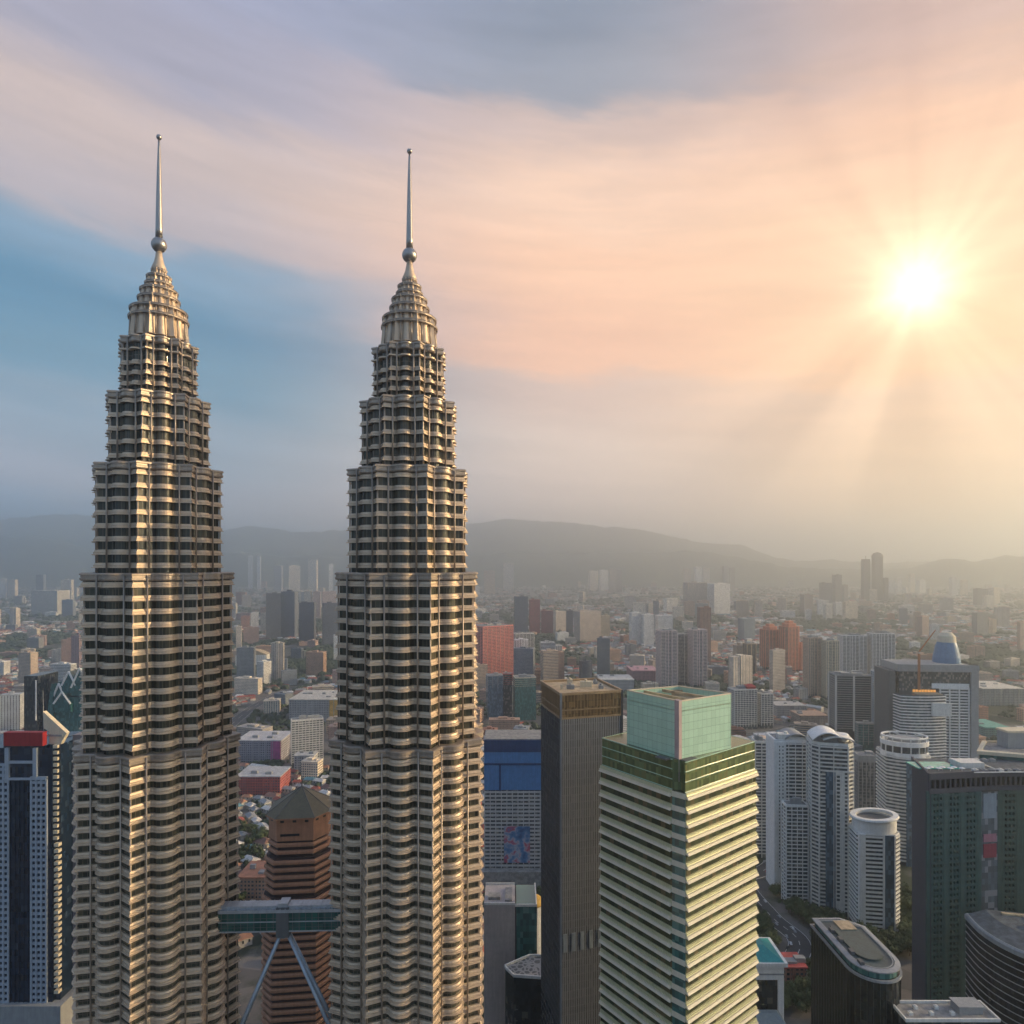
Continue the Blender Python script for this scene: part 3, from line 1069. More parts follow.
def pyramid_tower():
    Y = 330.0
    poly0 = [(-.5, -.3), (-.32, -.5), (.30, -.5), (.5, -.22), (.5, .3), (.3, .5), (-.3, .5), (-.5, .3)]
    t = None
    c = None
    wob = lambda p, n=1: p
    terr = paint('terracotta', (0.42, 0.22, 0.14), .75)
    hidden = paint('terracotta_dark', (0.06, 0.045, 0.045), .6)
    segs = [(269, 333, 818, 858), (264, 336, 858, 896), (261, 338, 896, 1200)]
    for i, (x0, x1, ya, yb) in enumerate(segs):
        sc, cx, cy = fit(x0, x1, Y - i * 1.0, poly0, R(6))
        if t is None:
            c = (cx, cy)
            FOOT.append((cx, cy, 26))
            t = thing('office_tower', 'brown banded office tower with a dark pyramid roof behind the skybridge', 'office tower', (cx, cy, 0), R(6))
        poly = [(a * sc + 0, b * sc) for a, b in poly0]
        za, zb = Z(ya, Y), max(0, Z(yb, Y))
        MB().prism(outset(poly, -.9), zb, za).build('wall', hidden, t)
        nfl = int((za - zb) / 3.7)
        if i == 0:
            MB().prism(outset(poly, .1), za - 12, za - .5).build('top_wall', terr, t)
            slot = MB()
            wall_run(slot, lerp2(poly[1], poly[2], .1), lerp2(poly[1], poly[2], .62), za - 9.5, za - 8.3, .22, .4)
            slot.build('louvre', 'black', t)
            for k in range(8):
                p, q = poly[k], poly[(k + 1) % 8]
                L = hypot(q[0] - p[0], q[1] - p[1])
                for j in range(max(1, int(L / 5))):
                    f = (j + .3) / max(1, int(L / 5))
                    w = MB()
                    wall_run(w, lerp2(p, q, f), lerp2(p, q, f + 1.8 / L), za - 2.6, za - 1.2, .2, .3)
                    w.build('window', 'black', t)
        me = ring_mesh('floor_band', poly, [(-.9, 0), (.35, 0), (.35, 1.15), (-.1, 1.75), (-.9, 1.75)], terr)
        for j in range(nfl):
            z = za - (13.2 if i == 0 else 1.0) - 1.75 - j * 3.7
            if z > zb and z > 50:
                put('floor_band', me, t, (0, 0, z))
    sc, cx, cy = fit(269, 333, Y, poly0, R(6))
    poly = [(a * sc, b * sc) for a, b in poly0]
    ze, za = Z(818, Y), Z(787, Y + 15)
    ring = outset(poly, 1.6)
    top = [(x * .03, y * .03) for x, y in poly]
    rf = MB().prism(ring, ze, za, poly1=top).build('roof', paint('roof_slate', (0.13, 0.115, 0.075), .5, .2), t)
    hip = MB()
    for p in ring:
        hip.tube((p[0], p[1], ze), (p[0] * .03, p[1] * .03, za), .22, 6)
    hip.tube((0, 0, za - 1), (0, 0, za + 3), .3, 6)
    hip.build('hip', 'darkgrey', rf)
    MB().loft([[(x, y, ze - .9) for x, y in ring], [(x, y, ze) for x, y in ring]]).build('eave', terr, t)


pyramid_tower()


def red_top_tower():
    """dark blue tower at the left edge with pale window piers and a red top"""
    Y = 392.0
    x0, x1 = X(-42, Y), X(52, Y)
    cx = (x0 + x1) / 2
    w = (x1 - x0) / 2
    FOOT.append((cx, Y + 22, 45))
    t = thing('office_tower', 'navy glass tower with pale gridded piers and a red band at its top', 'skyscraper', (cx, Y, 0), R(0))
    lx = lambda px: X(px, Y) - cx
    zt = Z(745, Y)
    MB().box(-w + .5, w - .4, .9, 40, 0, zt - 2).build('wall', 'navy', t)
    pal = paint('pale_blue_concrete', (0.33, 0.38, 0.45), .6)
    # gridded piers: a pale wall with deep square openings
    for a, b_, top in ((lx(-12), lx(8), Z(765, Y)), (lx(31), lx(46), Z(778, Y))):
        nb = max(2, int((b_ - a) / 2.7))
        pr = MB()
        step = (b_ - a) / nb
        for i in range(nb + 1):
            x = a + i * step
            pr.box(x - .55, x + .55, -.2, 1.0, 0, top)
        z = top
        pr.box(a - .55, b_ + .55, -.22, 1.02, top - .6, top + .8)
        k = 0
        while z > 20:
            for i in range(nb):
                pr.box(a + i * step + .55, a + (i + 1) * step - .55, 0.0, .8, z - 3.5, z - 1.9)
            z -= 3.6
        pr.build('pier', pal, t)
    fins = MB()
    for px in (9.5, 14, 18.5, 23, 27.5):
        fins.box(lx(px) - .22, lx(px) + .22, .3, 1.1, 20, Z(780, Y))
    fins.build('mullion', 'navy', t)
    # crown: frame, dark slots, red band
    cr = MB()
    cr.box(lx(5), lx(9), -.4, 3, Z(778, Y), Z(748, Y)).box(lx(33), lx(37), -.4, 3, Z(778, Y), Z(748, Y)).box(lx(9), lx(33), -.3, 2, Z(763.5, Y), Z(761, Y)).box(lx(4), lx(46), -.45, 2, Z(780, Y), Z(778, Y))
    cr.build('crown_frame', pal, t)
    MB().box(lx(2), lx(44), 1.2, 34, Z(790, Y), Z(746, Y)).build('crown', 'navy', t)
    MB().box(lx(5), lx(44), -1.2, 2.5, Z(745.5, Y), Z(732, Y)).build('red_band', 'red', t)
    # right wing: sunlit stepped balconies, blank slab beyond
    yb = 5.0
    wing = MB().box(lx(46.4), lx(57), 3.0, 30, 0, Z(746, Y)).build('wing', 'navy', t)
    bal = MB().box(0, lx(56.5) - lx(52), -.8, 1.2, 0, 1.9).mesh('balcony', 'cream')
    bal2 = MB().box(0, lx(56.5) - lx(52), -1.8, 1.2, 0, 1.9).mesh('balcony', 'cream')
    i = 0
    z = Z(749, Y)
    while z > Z(1000, Y):
        lower = z < Z(845, Y)
        put('balcony', bal2 if lower else bal, t, (lx(53.4) if lower else lx(51.2), 2.2, z))
        z -= 3.7
        i += 1
    MB().box(lx(57), lx(71), 14, 40, 0, Z(741, Y)).build('side_slab', paint('mauve_wall', (0.22, 0.20, 0.22), .7), t)
    MB().box(-w, lx(64), -3, 42, 0, Z(1003, Y)).build('podium', 'grey', t)
    # sail-shaped roof fin that catches the sun
    sail = MB()
    pts = [(lx(38), Z(713, Y)), (lx(62), Z(735, Y)), (lx(56), Z(746, Y)), (lx(44.5), Z(746, Y)), (lx(44), Z(733, Y)), (lx(39), Z(730, Y))]
    vs = [(x, 4.0, z) for x, z in pts] + [(x, 7.0, z) for x, z in pts]
    n = len(pts)
    sail.add(vs, [tuple(range(n)), tuple(range(n, 2 * n))[::-1]] + [(i, i + n, (i + 1) % n + n, (i + 1) % n) for i in range(n)])
    sail.build('roof_sail', 'cream', t)
    MB().box(lx(42), lx(58), 3.4, 4.0, Z(738, Y), Z(736, Y)).tube((lx(38), 5, Z(745, Y)), (lx(37), 5, Z(692, Y)), .35, 8, .12).build('mast', 'grey', t)


red_top_tower()


def zigzag_hall():
    Y = 900.0
    x0, x1 = X(22, Y), X(84, Y)
    cx = (x0 + x1) / 2
    FOOT.append((cx, Y + 30, 60))
    t = thing('hall', 'teal glass building with white zigzag gables beside the left twin tower', 'building', (cx, Y, 0), 0)
    lx = lambda px: X(px, Y) - cx
    z = lambda py: Z(py, Y)
    MB().box(lx(50), lx(84), 6, 60, 0, z(698)).build('wall', 'glass_teal', t)
    MB().box(lx(24), lx(38), 0, 40, 0, z(676)).build('stair_tower', 'glass_dark', t)
    for k, (a, top, b, base) in enumerate(((50, 684, 63, 700), (60, 672, 74, 686), (70, 668, 88, 688), (53, 692, 70, 704))):
        w = MB()
        yy = 5 - k * 1.2
        m = (a + b) / 2
        pts = [(lx(a), z(base + 8)), (lx(a), z(base)), (lx(m), z(top)), (lx(b), z(base)), (lx(b), z(base + 8))]
        vs = [(x, yy, q) for x, q in pts] + [(x, yy + 30, q) for x, q in pts]
        w.add(vs, [tuple(range(5))[::-1], tuple(range(5, 10))] + [(i, (i + 1) % 5, (i + 1) % 5 + 5, i + 5) for i in range(5)])
        w.build('gable', 'glass_teal', t)
        s = MB()
        s.tube((lx(a), yy - .6, z(base)), (lx(m), yy - .6, z(top)), 1.3, 6).tube((lx(m), yy - .6, z(top)), (lx(b), yy - .6, z(base)), 1.3, 6)
        s.build('gable_rib', 'white', t)
    sl = MB()
    sl.prism([(lx(38), 2), (lx(52), 2), (lx(52), 40), (lx(38), 40)], 0, z(684), poly1=[(lx(50), 2), (lx(52), 2), (lx(52), 40), (lx(50), 40)])
    sl.build('glass_slope', 'glass_teal', t)
    MB().tube((lx(37), -2, z(720)), (lx(37), -2, z(680)), .9, 8).build('mast', 'white', t)


zigzag_hall()


def blue_tower():
    Y = 590.0
    x0, x1 = X(484, Y), X(552, Y)
    cx, w = (x0 + x1) / 2, (x1 - x0) / 2
    FOOT.append((cx, Y + 22, 40))
    t = thing('office_tower', 'office tower with a bright blue clad top and white balcony grid, behind dark pinstriped tower', 'office tower', (cx, Y, 0), R(0))
    z = lambda py: Z(py, Y)
    lx = lambda px: X(px, Y) - cx
    blue = paint('blue_cladding', (0.06, 0.19, 0.42), .35, .1)
    navy = paint('navy_cladding', (0.02, 0.055, 0.15), .35, .1)
    MB().box(-w + .5, w - .5, .6, 40, 0, z(745)).build('wall', 'glass_grey', t)
    MB().box(-w, w, -.6, 34, z(752), z(740)).build('top_band', navy, t)
    MB().box(-w + .5, w - .5, .2, 33.5, z(740), z(739)).build('roof', 'roof_grey', t)
    MB().box(-w + .2, w - .2, -.2, 33.6, z(764), z(752) - .02).build('blue_panel', blue, t)
    MB().box(-w + .2, lx(500), -.3, 40, z(790), z(764) - .02).box(lx(500), w - .2, .1, 40, z(790), z(764) - .02).build('blue_panel', blue, t)
    r = MB()
    r.box(-w, w, -.7, .4, z(765), z(763)).box(lx(499), lx(501), -.7, .6, z(791), z(764))
    r.build('trim', navy, t)
    me = MB().box(-w + .3, w - .3, -.5, .8, 0, 1.5).mesh('floor_band', 'grid_grey')
    k = z(793)
    while k > 5:
        put('floor_band', me, t, (0, 0, k))
        k -= 3.5
    pm = MB().box(-.4, .4, -.7, .6, 5, z(791)).mesh('pier', 'grid_grey')
    for i in range(13):
        put('pier', pm, t, (-w + .6 + i * (2 * w - 1.2) / 12, 0, 0))
    # tall printed hoarding
    m, N, p = base_mat('hoarding_print')
    tc = N.n('ShaderNodeTexCoord').outputs['Object']
    n = N.noise(tc, 0.13, 2.0)
    N.put(p.inputs['Base Color'], N.ramp(n, [(.3, (.02, .07, .18)), (.45, (.05, .16, .34)), (.55, (.30, .34, .42)), (.62, (.36, .05, .10)), (.75, (.08, .14, .3))], 'LINEAR'))
    M['hoarding'] = m
    MB().box(lx(504), lx(530), -1.3, -.8, z(862), z(826)).build('hoarding', 'hoarding', t)
    MB().prism([(-w - 8, -8), (w, -8), (w, 40), (-w - 8, 40)], 0, z(868)).build('podium', 'roof_grey', t)


blue_tower()


def corner_block():
    """beige-walled block with a teal glass flank, low between the towers"""
    Y = 405.0
    x0, x1 = X(486, Y), X(537, Y)
    cx = (x0 + x1) / 2
    FOOT.append((cx, Y + 15, 25))
    t = thing('office_block', 'beige blank-walled block with a teal glass flank, left of dark pinstriped tower', 'office block', (cx, Y, 0))
    lx = lambda px: X(px, Y) - cx
    z = lambda py: Z(py, Y)
    b = MB().box(lx(484), lx(515), 0, 26, 0, z(905))
    b.build('wall', paint('beige_wall', (0.40, 0.36, 0.35), .7), t)
    MB().box(lx(515), lx(516.5), .4, 26, 0, z(907)).build('joint', 'black', t)
    MB().box(lx(516.5), lx(537), .2, 28, 0, z(907)).build('glass_wing', 'glass_teal', t)
    r = MB()
    for a in ((lx(484), lx(515), 0, .6), (lx(484), lx(515), 25.4, 26), ):
        r.box(a[0], a[1], a[2], a[3], z(905), z(903))
    r.box(lx(515), lx(537), .2, .8, z(907), z(904.5)).box(lx(536), lx(537), .8, 28, z(907), z(904.5))
    r.build('parapet', 'offwhite', t)
    MB().box(lx(488), lx(500), 6, 12, z(905), z(902)).box(lx(505), lx(512), 4, 20, z(905), z(903)).build('roof_plant', 'roof_grey', t)
    Y = 372.0
    x0, x1 = X(505, Y), X(545, Y)
    cx = (x0 + x1) / 2
    t = thing('office_block', 'low black glass block with a patterned six-sided roof beside beige block', 'office block', (cx, Y, 0))
    FOOT.append((cx, Y + 10, 20))
    lx = lambda px: X(px, Y) - cx
    z = lambda py: Z(py, Y)
    poly = [(lx(514), 0), (lx(545), -2), (lx(545), 19), (lx(530), 19), (lx(505), 9), (lx(506), 7)]
    MB().prism(poly, 0, z(977)).build('wall', 'glass_dark', t)
    put('parapet', ring_mesh('parapet', poly, [(-.4, 0), (.4, 0), (.4, 1.6), (-.4, 1.6)], 'offwhite'), t, (0, 0, z(977)))
    m, N, p = base_mat('patterned_roof')
    tc = N.n('ShaderNodeTexCoord').outputs['Object']
    v = N.n('ShaderNodeTexVoronoi', feature='DISTANCE_TO_EDGE')
    N.put(v.inputs['Vector'], tc)
    v.inputs['Scale'].default_value = .35
    N.put(p.inputs['Base Color'], N.ramp(v.outputs['Distance'], [(.0, (.3, .3, .3)), (.12, (.34, .34, .33)), (.16, (.08, .085, .09))], 'LINEAR'))
    M['patterned_roof'] = m
    MB().prism(outset(poly, -.45), 0, .5).build('roof', 'patterned_roof', t, (0, 0, z(977)))
    gl = MB()
    for i in range(6):
        gl.box(lx(515), lx(544), -.15 - .02 * i, .3, 10 + i * 6.5, 10.5 + i * 6.5)
    gl.build('floor_edge', 'darkgrey', t)


corner_block()

# ------------------------------------------------------------------ the residential cluster on the right
def arc_roof(t, poly, z, h, mat, n=14, name='roof_arch'):
    """a barrel-curved lid over a footprint"""
    xs, ys = [p[0] for p in poly], [p[1] for p in poly]
    a, b_, c, d = min(xs), max(xs), min(ys), max(ys)
    b = MB()
    top = [(a + (b_ - a) * i / n, z + h * sin(pi * i / n) ** .8) for i in range(n + 1)]
    r0 = [(x, c, q) for x, q in top] + [(x, c, q + .9) for x, q in top[::-1]]
    r1 = [(x, d, q) for x, q in top] + [(x, d, q + .9) for x, q in top[::-1]]
    b.loft([r0, r1])
    return b.build(name, mat, t)


def cond_slab():
    t, poly, sc, zt = tower('apartment_tower', 'white apartment tower with a tall blank flank, beside the green-crowned office tower', 'apartment tower',
                            767, 809, 741, 590, -4, .75, 'rect', 3.3, 1.15, .7, 'glass_grey', 'white', piers=5, pw=.5, crown=2, plants=4, plantm='offwhite')
    h, d = .5 * sc, .5 * sc * .75
    MB().box(-h - .8, -h + 9.5, -d - 1.3, -d + 2, 0, zt - 1).build('gable_wall', 'white', t)
    MB().box(-h - 1, -h + 1, -d - .5, d, 0, zt + 1).build('gable_wall', 'white', t)
    for i in range(34):
        for x in (3.2, 6.2):
            MB().box(-h + x, -h + x + .9, -d - 1.34, -d - 1.0, 0, 1.5).build('window', 'glass_dark', t, (0, 0, zt - 6 - 3.3 * i))
    r = arc_roof(t, [(-h * .4, -d - 1), (h, -d - 1), (h, d), (-h * .4, d)], zt + 1, 4.5, 'grey')
    MB().box(-h * .35, h * .9, -d + 1, d - 1, zt + .4, zt + 3).build('penthouse', 'offwhite', t)


cond_slab()
tower('apartment_tower', 'narrow white banded apartment tower squeezed behind the right edge of the louvred office tower', 'apartment tower', 752, 768, 742, 660, -4, .9, 'rect', 3.3, 1.2, .6, 'glass_grey', 'offwhite', piers=2, pw=.8, plants=2)
tower('apartment_tower', 'shorter white gridded apartment block in front of the tower with a blank flank', 'apartment tower', 782, 808, 806, 566, -4, .6, 'rect', 3.3, .9, .5, 'glass_grey', 'white', piers=4, pw=.45, plants=3)


def arched_cond():
    t, poly, sc, zt = tower('apartment_tower', 'tall pale apartment tower with an arched roof and glazed middle bay', 'apartment tower',
                            807, 853, 745, 548, -14, .95, 'cut', 3.35, 1.25, .75, 'glass_grey', 'offwhite', piers=3, pw=.6, plants=2, crown=1.6)
    h, d = .5 * sc, .475 * sc
    # glazed middle bay and solid right pier on the front
    MB().box(-h * .40, h * .08, -d - .9, -d + 2, 0, zt - 22).build('glass_bay', 'glass_blue', t)
    MB().box(h * .08, h * .52, -d - 1.1, -d + 2, 0, zt - 23).build('pier_wall', 'offwhite', t)
    for i in range(32):
        MB().box(h * .13, h * .28, -d - 1.2, -d - .9, 0, 1.9).build('window', 'glass_dark', t, (0, 0, zt - 28 - 3.35 * i))
    MB().box(-h * .45, h * .9, -d - 1.35, -d + 2, zt - 23.4, zt - 22).build('cornice', 'offwhite', t)
    arc_roof(t, [(-h, -d), (h * .55, -d), (h * .55, d * .7), (-h, d * .7)], zt + 2, 6.5, 'white')
    arc_roof(t, [(-h * .5, -d - .8), (h * 1.02, -d - .8), (h * 1.02, d * .2), (-h * .5, d * .2)], zt + 2.5, 3.2, 'offwhite')
    MB().lathe([(0.01, zt), (5, zt), (5, zt + 5.5), (4, zt + 6.3), (0.01, zt + 6.6)], 20, h * .62, -d * .1).build('lift_drum', 'white', t, smooth=False)
    MB().box(-h * .8, h * .3, -d * .6, d * .8, zt, zt + 4).build('penthouse', 'grey', t)


arched_cond()
tower('office_tower', 'plain grey flat-topped tower between pale apartment towers', 'tower', 853, 878, 757, 720, -10, .9, 'rect', 3.6, .5, .15, 'glass_grey', 'grey', piers=5, pw=1.0, plants=1, crown=6, crownm='grey')


def drum_cond():
    t, poly, sc, zt = tower('apartment_tower', 'white banded apartment tower with a round drum crown', 'apartment tower',
                            877, 930, 757, 640, -10, .8, 'bow', 3.5, 1.5, .9, 'glass_grey', 'offwhite', plants=2, piers=0, crown=.5)
    h, d = .5 * sc, .4 * sc
    MB().box(-h * .22, h * .28, -d - .9, -d + 3, 0, zt - 3).build('glass_bay', 'glass_blue', t)
    MB().prism([(x * 1.0, y * 1.0) for x, y in shape('round', .75, 36) and [(p[0] * sc * 1.05, p[1] * sc * 1.05) for p in shape('round', .75, 36)]], zt - 1, zt + 10).build('drum', 'glass_grey', t)
    rp = [(p[0] * sc * 1.06, p[1] * sc * 1.06) for p in shape('round', .75, 36)]
    for z, hh, o in ((zt - 3, 5.5, .8), (zt + 9, 4.5, 1.0), (zt + 16.5, 1.2, .2)):
        put('drum_ring', ring_mesh('drum_ring', rp, [(-1.2, 0), (o, 0), (o, hh), (-1.2, hh)], 'white'), t, (0, 0, z))
    for i in range(16):
        a = 2 * pi * i / 16
        x, y = sc * .53 * cos(a), sc * .4 * sin(a)
        MB().box(-.5, .5, -.5, .5, zt + 2, zt + 17).build('drum_post', 'offwhite', t, (x, y, 0), )
    MB().prism([(p[0] * .7, p[1] * .7) for p in rp], zt + 10, zt + 15).build('penthouse', 'grey', t)


drum_cond()


def oval_ring_cond():
    Y = 520.0
    t, poly, sc, zt = tower('apartment_tower', 'white banded apartment tower with an oval ring roof and a sunlit edge', 'apartment tower',
                            850, 899, 836, Y, -8, .8, 'cut', 3.4, 1.5, .8, 'glass_dark', 'white', plants=0, crown=.6)
    h, d = .5 * sc, .4 * sc
    MB().box(-h - .2, -h * .72, -d - .8, -d + 3, 0, zt).build('pier_wall', 'white', t)
    MB().box(h * .18, h * .62, -d - 1.0, -d + 3, 0, zt).build('glass_bay', 'glass_blue', t)
    MB().box(h * .1, h * .18, -d - 1.2, -d + 2, 0, zt).build('fin', 'white', t)
    MB().box(h * .62, h * .68, -d - 1.2, -d + 2, 0, zt).build('fin', 'white', t)
    oval = [(p[0] * sc * 1.04, p[1] * sc * 1.04) for p in shape('round', .8, 40)]
    put('crown_wall', ring_mesh('crown_wall', oval, [(-1, 0), (0, 0), (0, 10), (-1, 10)], 'white'), t, (0, 0, zt))
    MB().prism([(p[0] * .8, p[1] * .8) for p in oval], zt, zt + 9).build('roof_deck', 'darkgrey', t)
    # the ring: pointed at one end like an eye
    b = MB()
    n = 48
    rings = []
    for o, z in ((-2.2, 10.0), (1.6, 10.0), (2.2, 11.0), (1.6, 12.2), (-2.2, 12.2)):
        rings.append([(p[0] * (1 + o / (sc * .5)) + (2.5 if abs(i - n / 2) < 3 else 0) * 0, p[1] * (1 + o / (sc * .4)), zt + z + 1.4 * cos(2 * pi * i / n)) for i, p in enumerate([(q[0] * sc * 1.02, q[1] * sc * 1.02) for q in shape('round', .8, n)])])
    b.loft(rings, caps=False)
    k = len(rings)
    b.f += [((k - 1) * n + i, (k - 1) * n + (i + 1) % n, (i + 1) % n, i) for i in range(n)]
    b.mi += [0] * n
    b.build('roof_ring', 'white', t, smooth=False)


oval_ring_cond()


def grid_block():
    """huge dark green block at the right edge with deep window openings"""
    Yn = 395.0
    N0 = (X(929, Yn), Yn)
    Lf = (X(912, 430), 430.0)
    M1 = (X(1000, 402), 402.0)
    Rt = (X(1100, 400), 400.0)
    Bk = (Rt[0] + 6, 431.0)
    Bl = (Lf[0] + 1, 431.5)
    c = (N0[0] + 25, Yn + 35)
    FOOT.append((*c, 60))
    FOOT.append((c[0] + 60, c[1], 60))
    t = thing('office_block', 'huge dark green gridded block with a blank mauve flank and rooftop pool', 'office block', (*c, 0))
    loc = lambda p: (p[0] - c[0], p[1] - c[1])
    n, l, m, r, k, bl = map(loc, (N0, Lf, M1, Rt, Bk, Bl))
    zt = Z(775, Yn)
    body = [n, m, r, k, bl, l]
    MB().prism(outset(body, -1.0), 0, zt - 1).build('wall', glass('opening_glass', (.008, .014, .016), 3.7, 1.8, .15, (.03, .04, .04), .1, spec=.3), t)
    mv = paint('mauve_cladding', (0.045, 0.055, 0.08), .6)
    fl = MB()
    wall_run(fl, l, n, 0, zt - 2, .1, 1.2)
    fl.build('flank_wall', mv, t)
    grn = paint('green_granite', (0.022, 0.078, 0.084), .45, var=.3)
    olv = paint('olive_granite', (0.045, 0.09, 0.078), .5, var=.3)
    # grid of deep openings: sill bands and piers, as two wings with a glass slot between
    for (p, q, nb, mat) in ((n, lerp2(n, m, .70), 15, grn), (m, r, 26, olv)):
        me = MB()
        wall_run(me, p, q, 0, 1.7, .1, 1.0)
        me = me.mesh('floor_band', mat)
        for i in range(40):
            put('floor_band', me, t, (0, 0, zt - 14 - i * 3.7))
        ang = atan2(q[1] - p[1], q[0] - p[0])
        pm = MB().box(-.55, .55, -.2, 1.0, 10, zt - 10).mesh('pier', mat)
        pw = MB().box(-1.5, 1.5, -.25, 1.0, 10, zt - 10).mesh('pier', mat)
        for i in range(nb + 1):
            x, y = lerp2(p, q, i / nb)
            put('pier', pw if i % 5 == 0 else pm, t, (x, y, 0), rz=ang)
    cr = MB()
    wall_run(cr, n, m, zt - 3.0, zt + 1, .6, 1.2)
    wall_run(cr, m, r, zt - 3.0, zt + 1, .6, 1.2)
    wall_run(cr, l, n, zt - 3.0, zt + 1, .6, 1.2)
    wall_run(cr, n, m, zt - 11.5, zt - 8.6, .5, 1.2)
    wall_run(cr, m, r, zt - 11.5, zt - 8.6, .5, 1.2)
    for p, q, nb in ((n, m, 14), (m, r, 20)):
        for i in range(nb):
            wall_run(cr, lerp2(p, q, i / nb), lerp2(p, q, (i + .3) / nb), zt - 8.6, zt - 3, .3, .9)
    cr.build('crown', mv, t)
    p, q = lerp2(n, m, .74), lerp2(n, m, .97)
    sl = MB()
    wall_run(sl, p, q, 10, zt - 12, -.2, .5)
    sl.build('glass_slot', glass('slot_glass', (0.10, 0.13, 0.16), 3.7, 2.2, .1, (.25, .27, .3), .3), t)
    for za, zb, mat in ((Z(822, Yn), Z(797, Yn), paint('poster_grey', (.20, .26, .33), .5)), (Z(846, Yn), Z(838, Yn), paint('poster_pink', (.30, .14, .20), .5)), (Z(862, Yn), Z(848, Yn), paint('poster_red', (.22, .03, .06), .5))):
        b = MB()
        wall_run(b, lerp2(p, q, .1), lerp2(p, q, .9), za, zb, .15, .3)
        b.build('banner', mat, t)
    tp = MB()
    wall_run(tp, p, q, Z(793, Yn), zt - 12, .6, 1)
    tp.build('canopy', 'black', t)
    MB().prism(outset(body, -1.3), zt - 1, zt - .4).build('roof', 'roof_dark', t)
    nx, ny = n
    pool = paint('pool_water', (0.06, 0.42, 0.36), .1, var=.3)
    MB().box(nx + 1.5, nx + 27, ny + 12, ny + 26, zt - .3, zt + .3).build('pool', pool, t)
    for i in range(7):
        MB().lathe([(.01, 2.6), (1.6, 2.0), (1.7, 1.9), (.1, 2.3), (.1, 0), (.01, 0)], 10).build('parasol', 'white', t, (nx + 4 + i * 3.6, ny + 8 + (i % 2) * 2, zt - .2))
    MB().box(nx + 29, nx + 44, ny + 14, ny + 24, zt - .4, zt + 3).build('roof_plant', 'offwhite', t)
    # upper block behind with a sunlit curved eave
    up = [loc((X(980, 432), 432)), loc((X(1024, 424), 424)), loc((X(1110, 424), 424)), loc((X(1110, 455), 455)), loc((X(985, 455), 455))]
    MB().prism(up, zt - 1, Z(754, 432)).build('upper_storey', 'glass_teal', t)
    put('eave', ring_mesh('eave', up, [(-1, 0), (1.5, 0), (1.7, 2.2), (-1, 2.6)], 'cream'), t, (0, 0, Z(754, 432)))
    MB().prism(outset(up, -1), Z(754, 432), Z(752, 432)).build('upper_roof', 'roof_grey', t)
    roof_plant(t, [(nx + 30, ny + 4), (nx + 75, ny + 4), (nx + 75, ny + 34), (nx + 30, ny + 34)], zt - .4, 0, 4)
    for i in range(12):
        q = MB().box(-1.6, 1.6, -1.2, 1.2, 0, 1.8)
        q.tube((0, 0, 1.8), (0, 0, 2.3), .9, 10)
        q.build('roof_plant', 'grey' if i % 3 else 'offwhite', t, (nx + 33 + (i % 6) * 5.2, ny + 7 + (i // 6) * 21, zt - .4))
    dk = MB().tube((nx + 30, ny + 4, zt + .3), (nx + 74, ny + 5, zt + .3), .4, 8).tube((nx + 48, ny + 5, zt + .3), (nx + 48, ny + 30, zt + .3), .4, 8)
    dk.build('roof_duct', 'offwhite', t)
    a = loc((X(1008, 440), 440))
    MB().box(a[0], a[0] + 30, a[1], a[1] + 10, zt, Z(733, 440)).build('plant_room', 'grey', t)
    MB().box(a[0] - .5, a[0] + 30.5, a[1] - .5, a[1] + 10.5, Z(733, 440), Z(731, 440)).build('plant_roof', 'cream', t)


grid_block()


def round_office():
    Y = 318.0
    poly0 = [(.5 * cos(a), .5 * sin(a)) for a in [pi + pi * i / 22 for i in range(23)]] + [(.5, .12), (-.5, .12)]
    t, poly, sc, zt = None, None, 74.0, None
    cx, cy = X(1040, Y + 30) + 18, Y + 36
    zt = Z(975, Y)
    FOOT.append((cx, cy, 40))
    for _ in range(6):
        sc = 74.0
        lo = min(ppx(cx + a, cy + b) for a, b in [rot2((p[0] * sc, p[1] * sc), R(-12)) for p in poly0])
        cx += (966 - lo) * cy / F * .9
    t = thing('office_block', 'dark round-fronted office block with thin pale floor lines at the bottom right corner', 'office block', (cx, cy, 0), R(-12))
    sc = 74.0
    poly = [(a * sc, b * sc) for a, b in poly0]
    MB().prism(poly, 0, zt).build('wall', glass('night_glass', (0.010, 0.013, 0.018), 3.9, 1.6, .12, (.03, .03, .035), .1), t)
    me = ring_mesh('floor_edge', poly, [(-.3, 0), (.32, 0), (.32, .42), (-.3, .42)], 'grey')
    for i in range(26):
        put('floor_edge', me, t, (0, 0, zt - 4.5 - 3.9 * i))
    put('parapet', ring_mesh('parapet', poly, [(-.6, 0), (.5, 0), (.6, 2.4), (-.2, 3.4), (-.6, 3.4)], 'grey'), t, (0, 0, zt - 1))
    # sloping crescent roof
    cr = MB()
    pf = outset(poly, -.6)
    cr.prism(pf, zt + 2.2, zt + 4.5, poly1=[(x * .78 + 2, y * .7 + 5) for x, y in pf])
    cr.build('roof', 'roof_dark', t)
    roof_plant(t, [(x * .5, y * .5 + 3) for x, y in poly], zt + 4.3, 6, 5, 'grey', 2.5)
    MB().box(-20, -2, 6, 8, zt + 4.5, zt + 5.4).build('roof_screen', 'roof_tan', t)
    MB().box(sc * .18, sc * .18 + .7, -sc * .5 - .6, -sc * .3, 20, zt + 2).build('sign_fin', paint('green_fin', (.03, .22, .14), .4), t)


round_office()


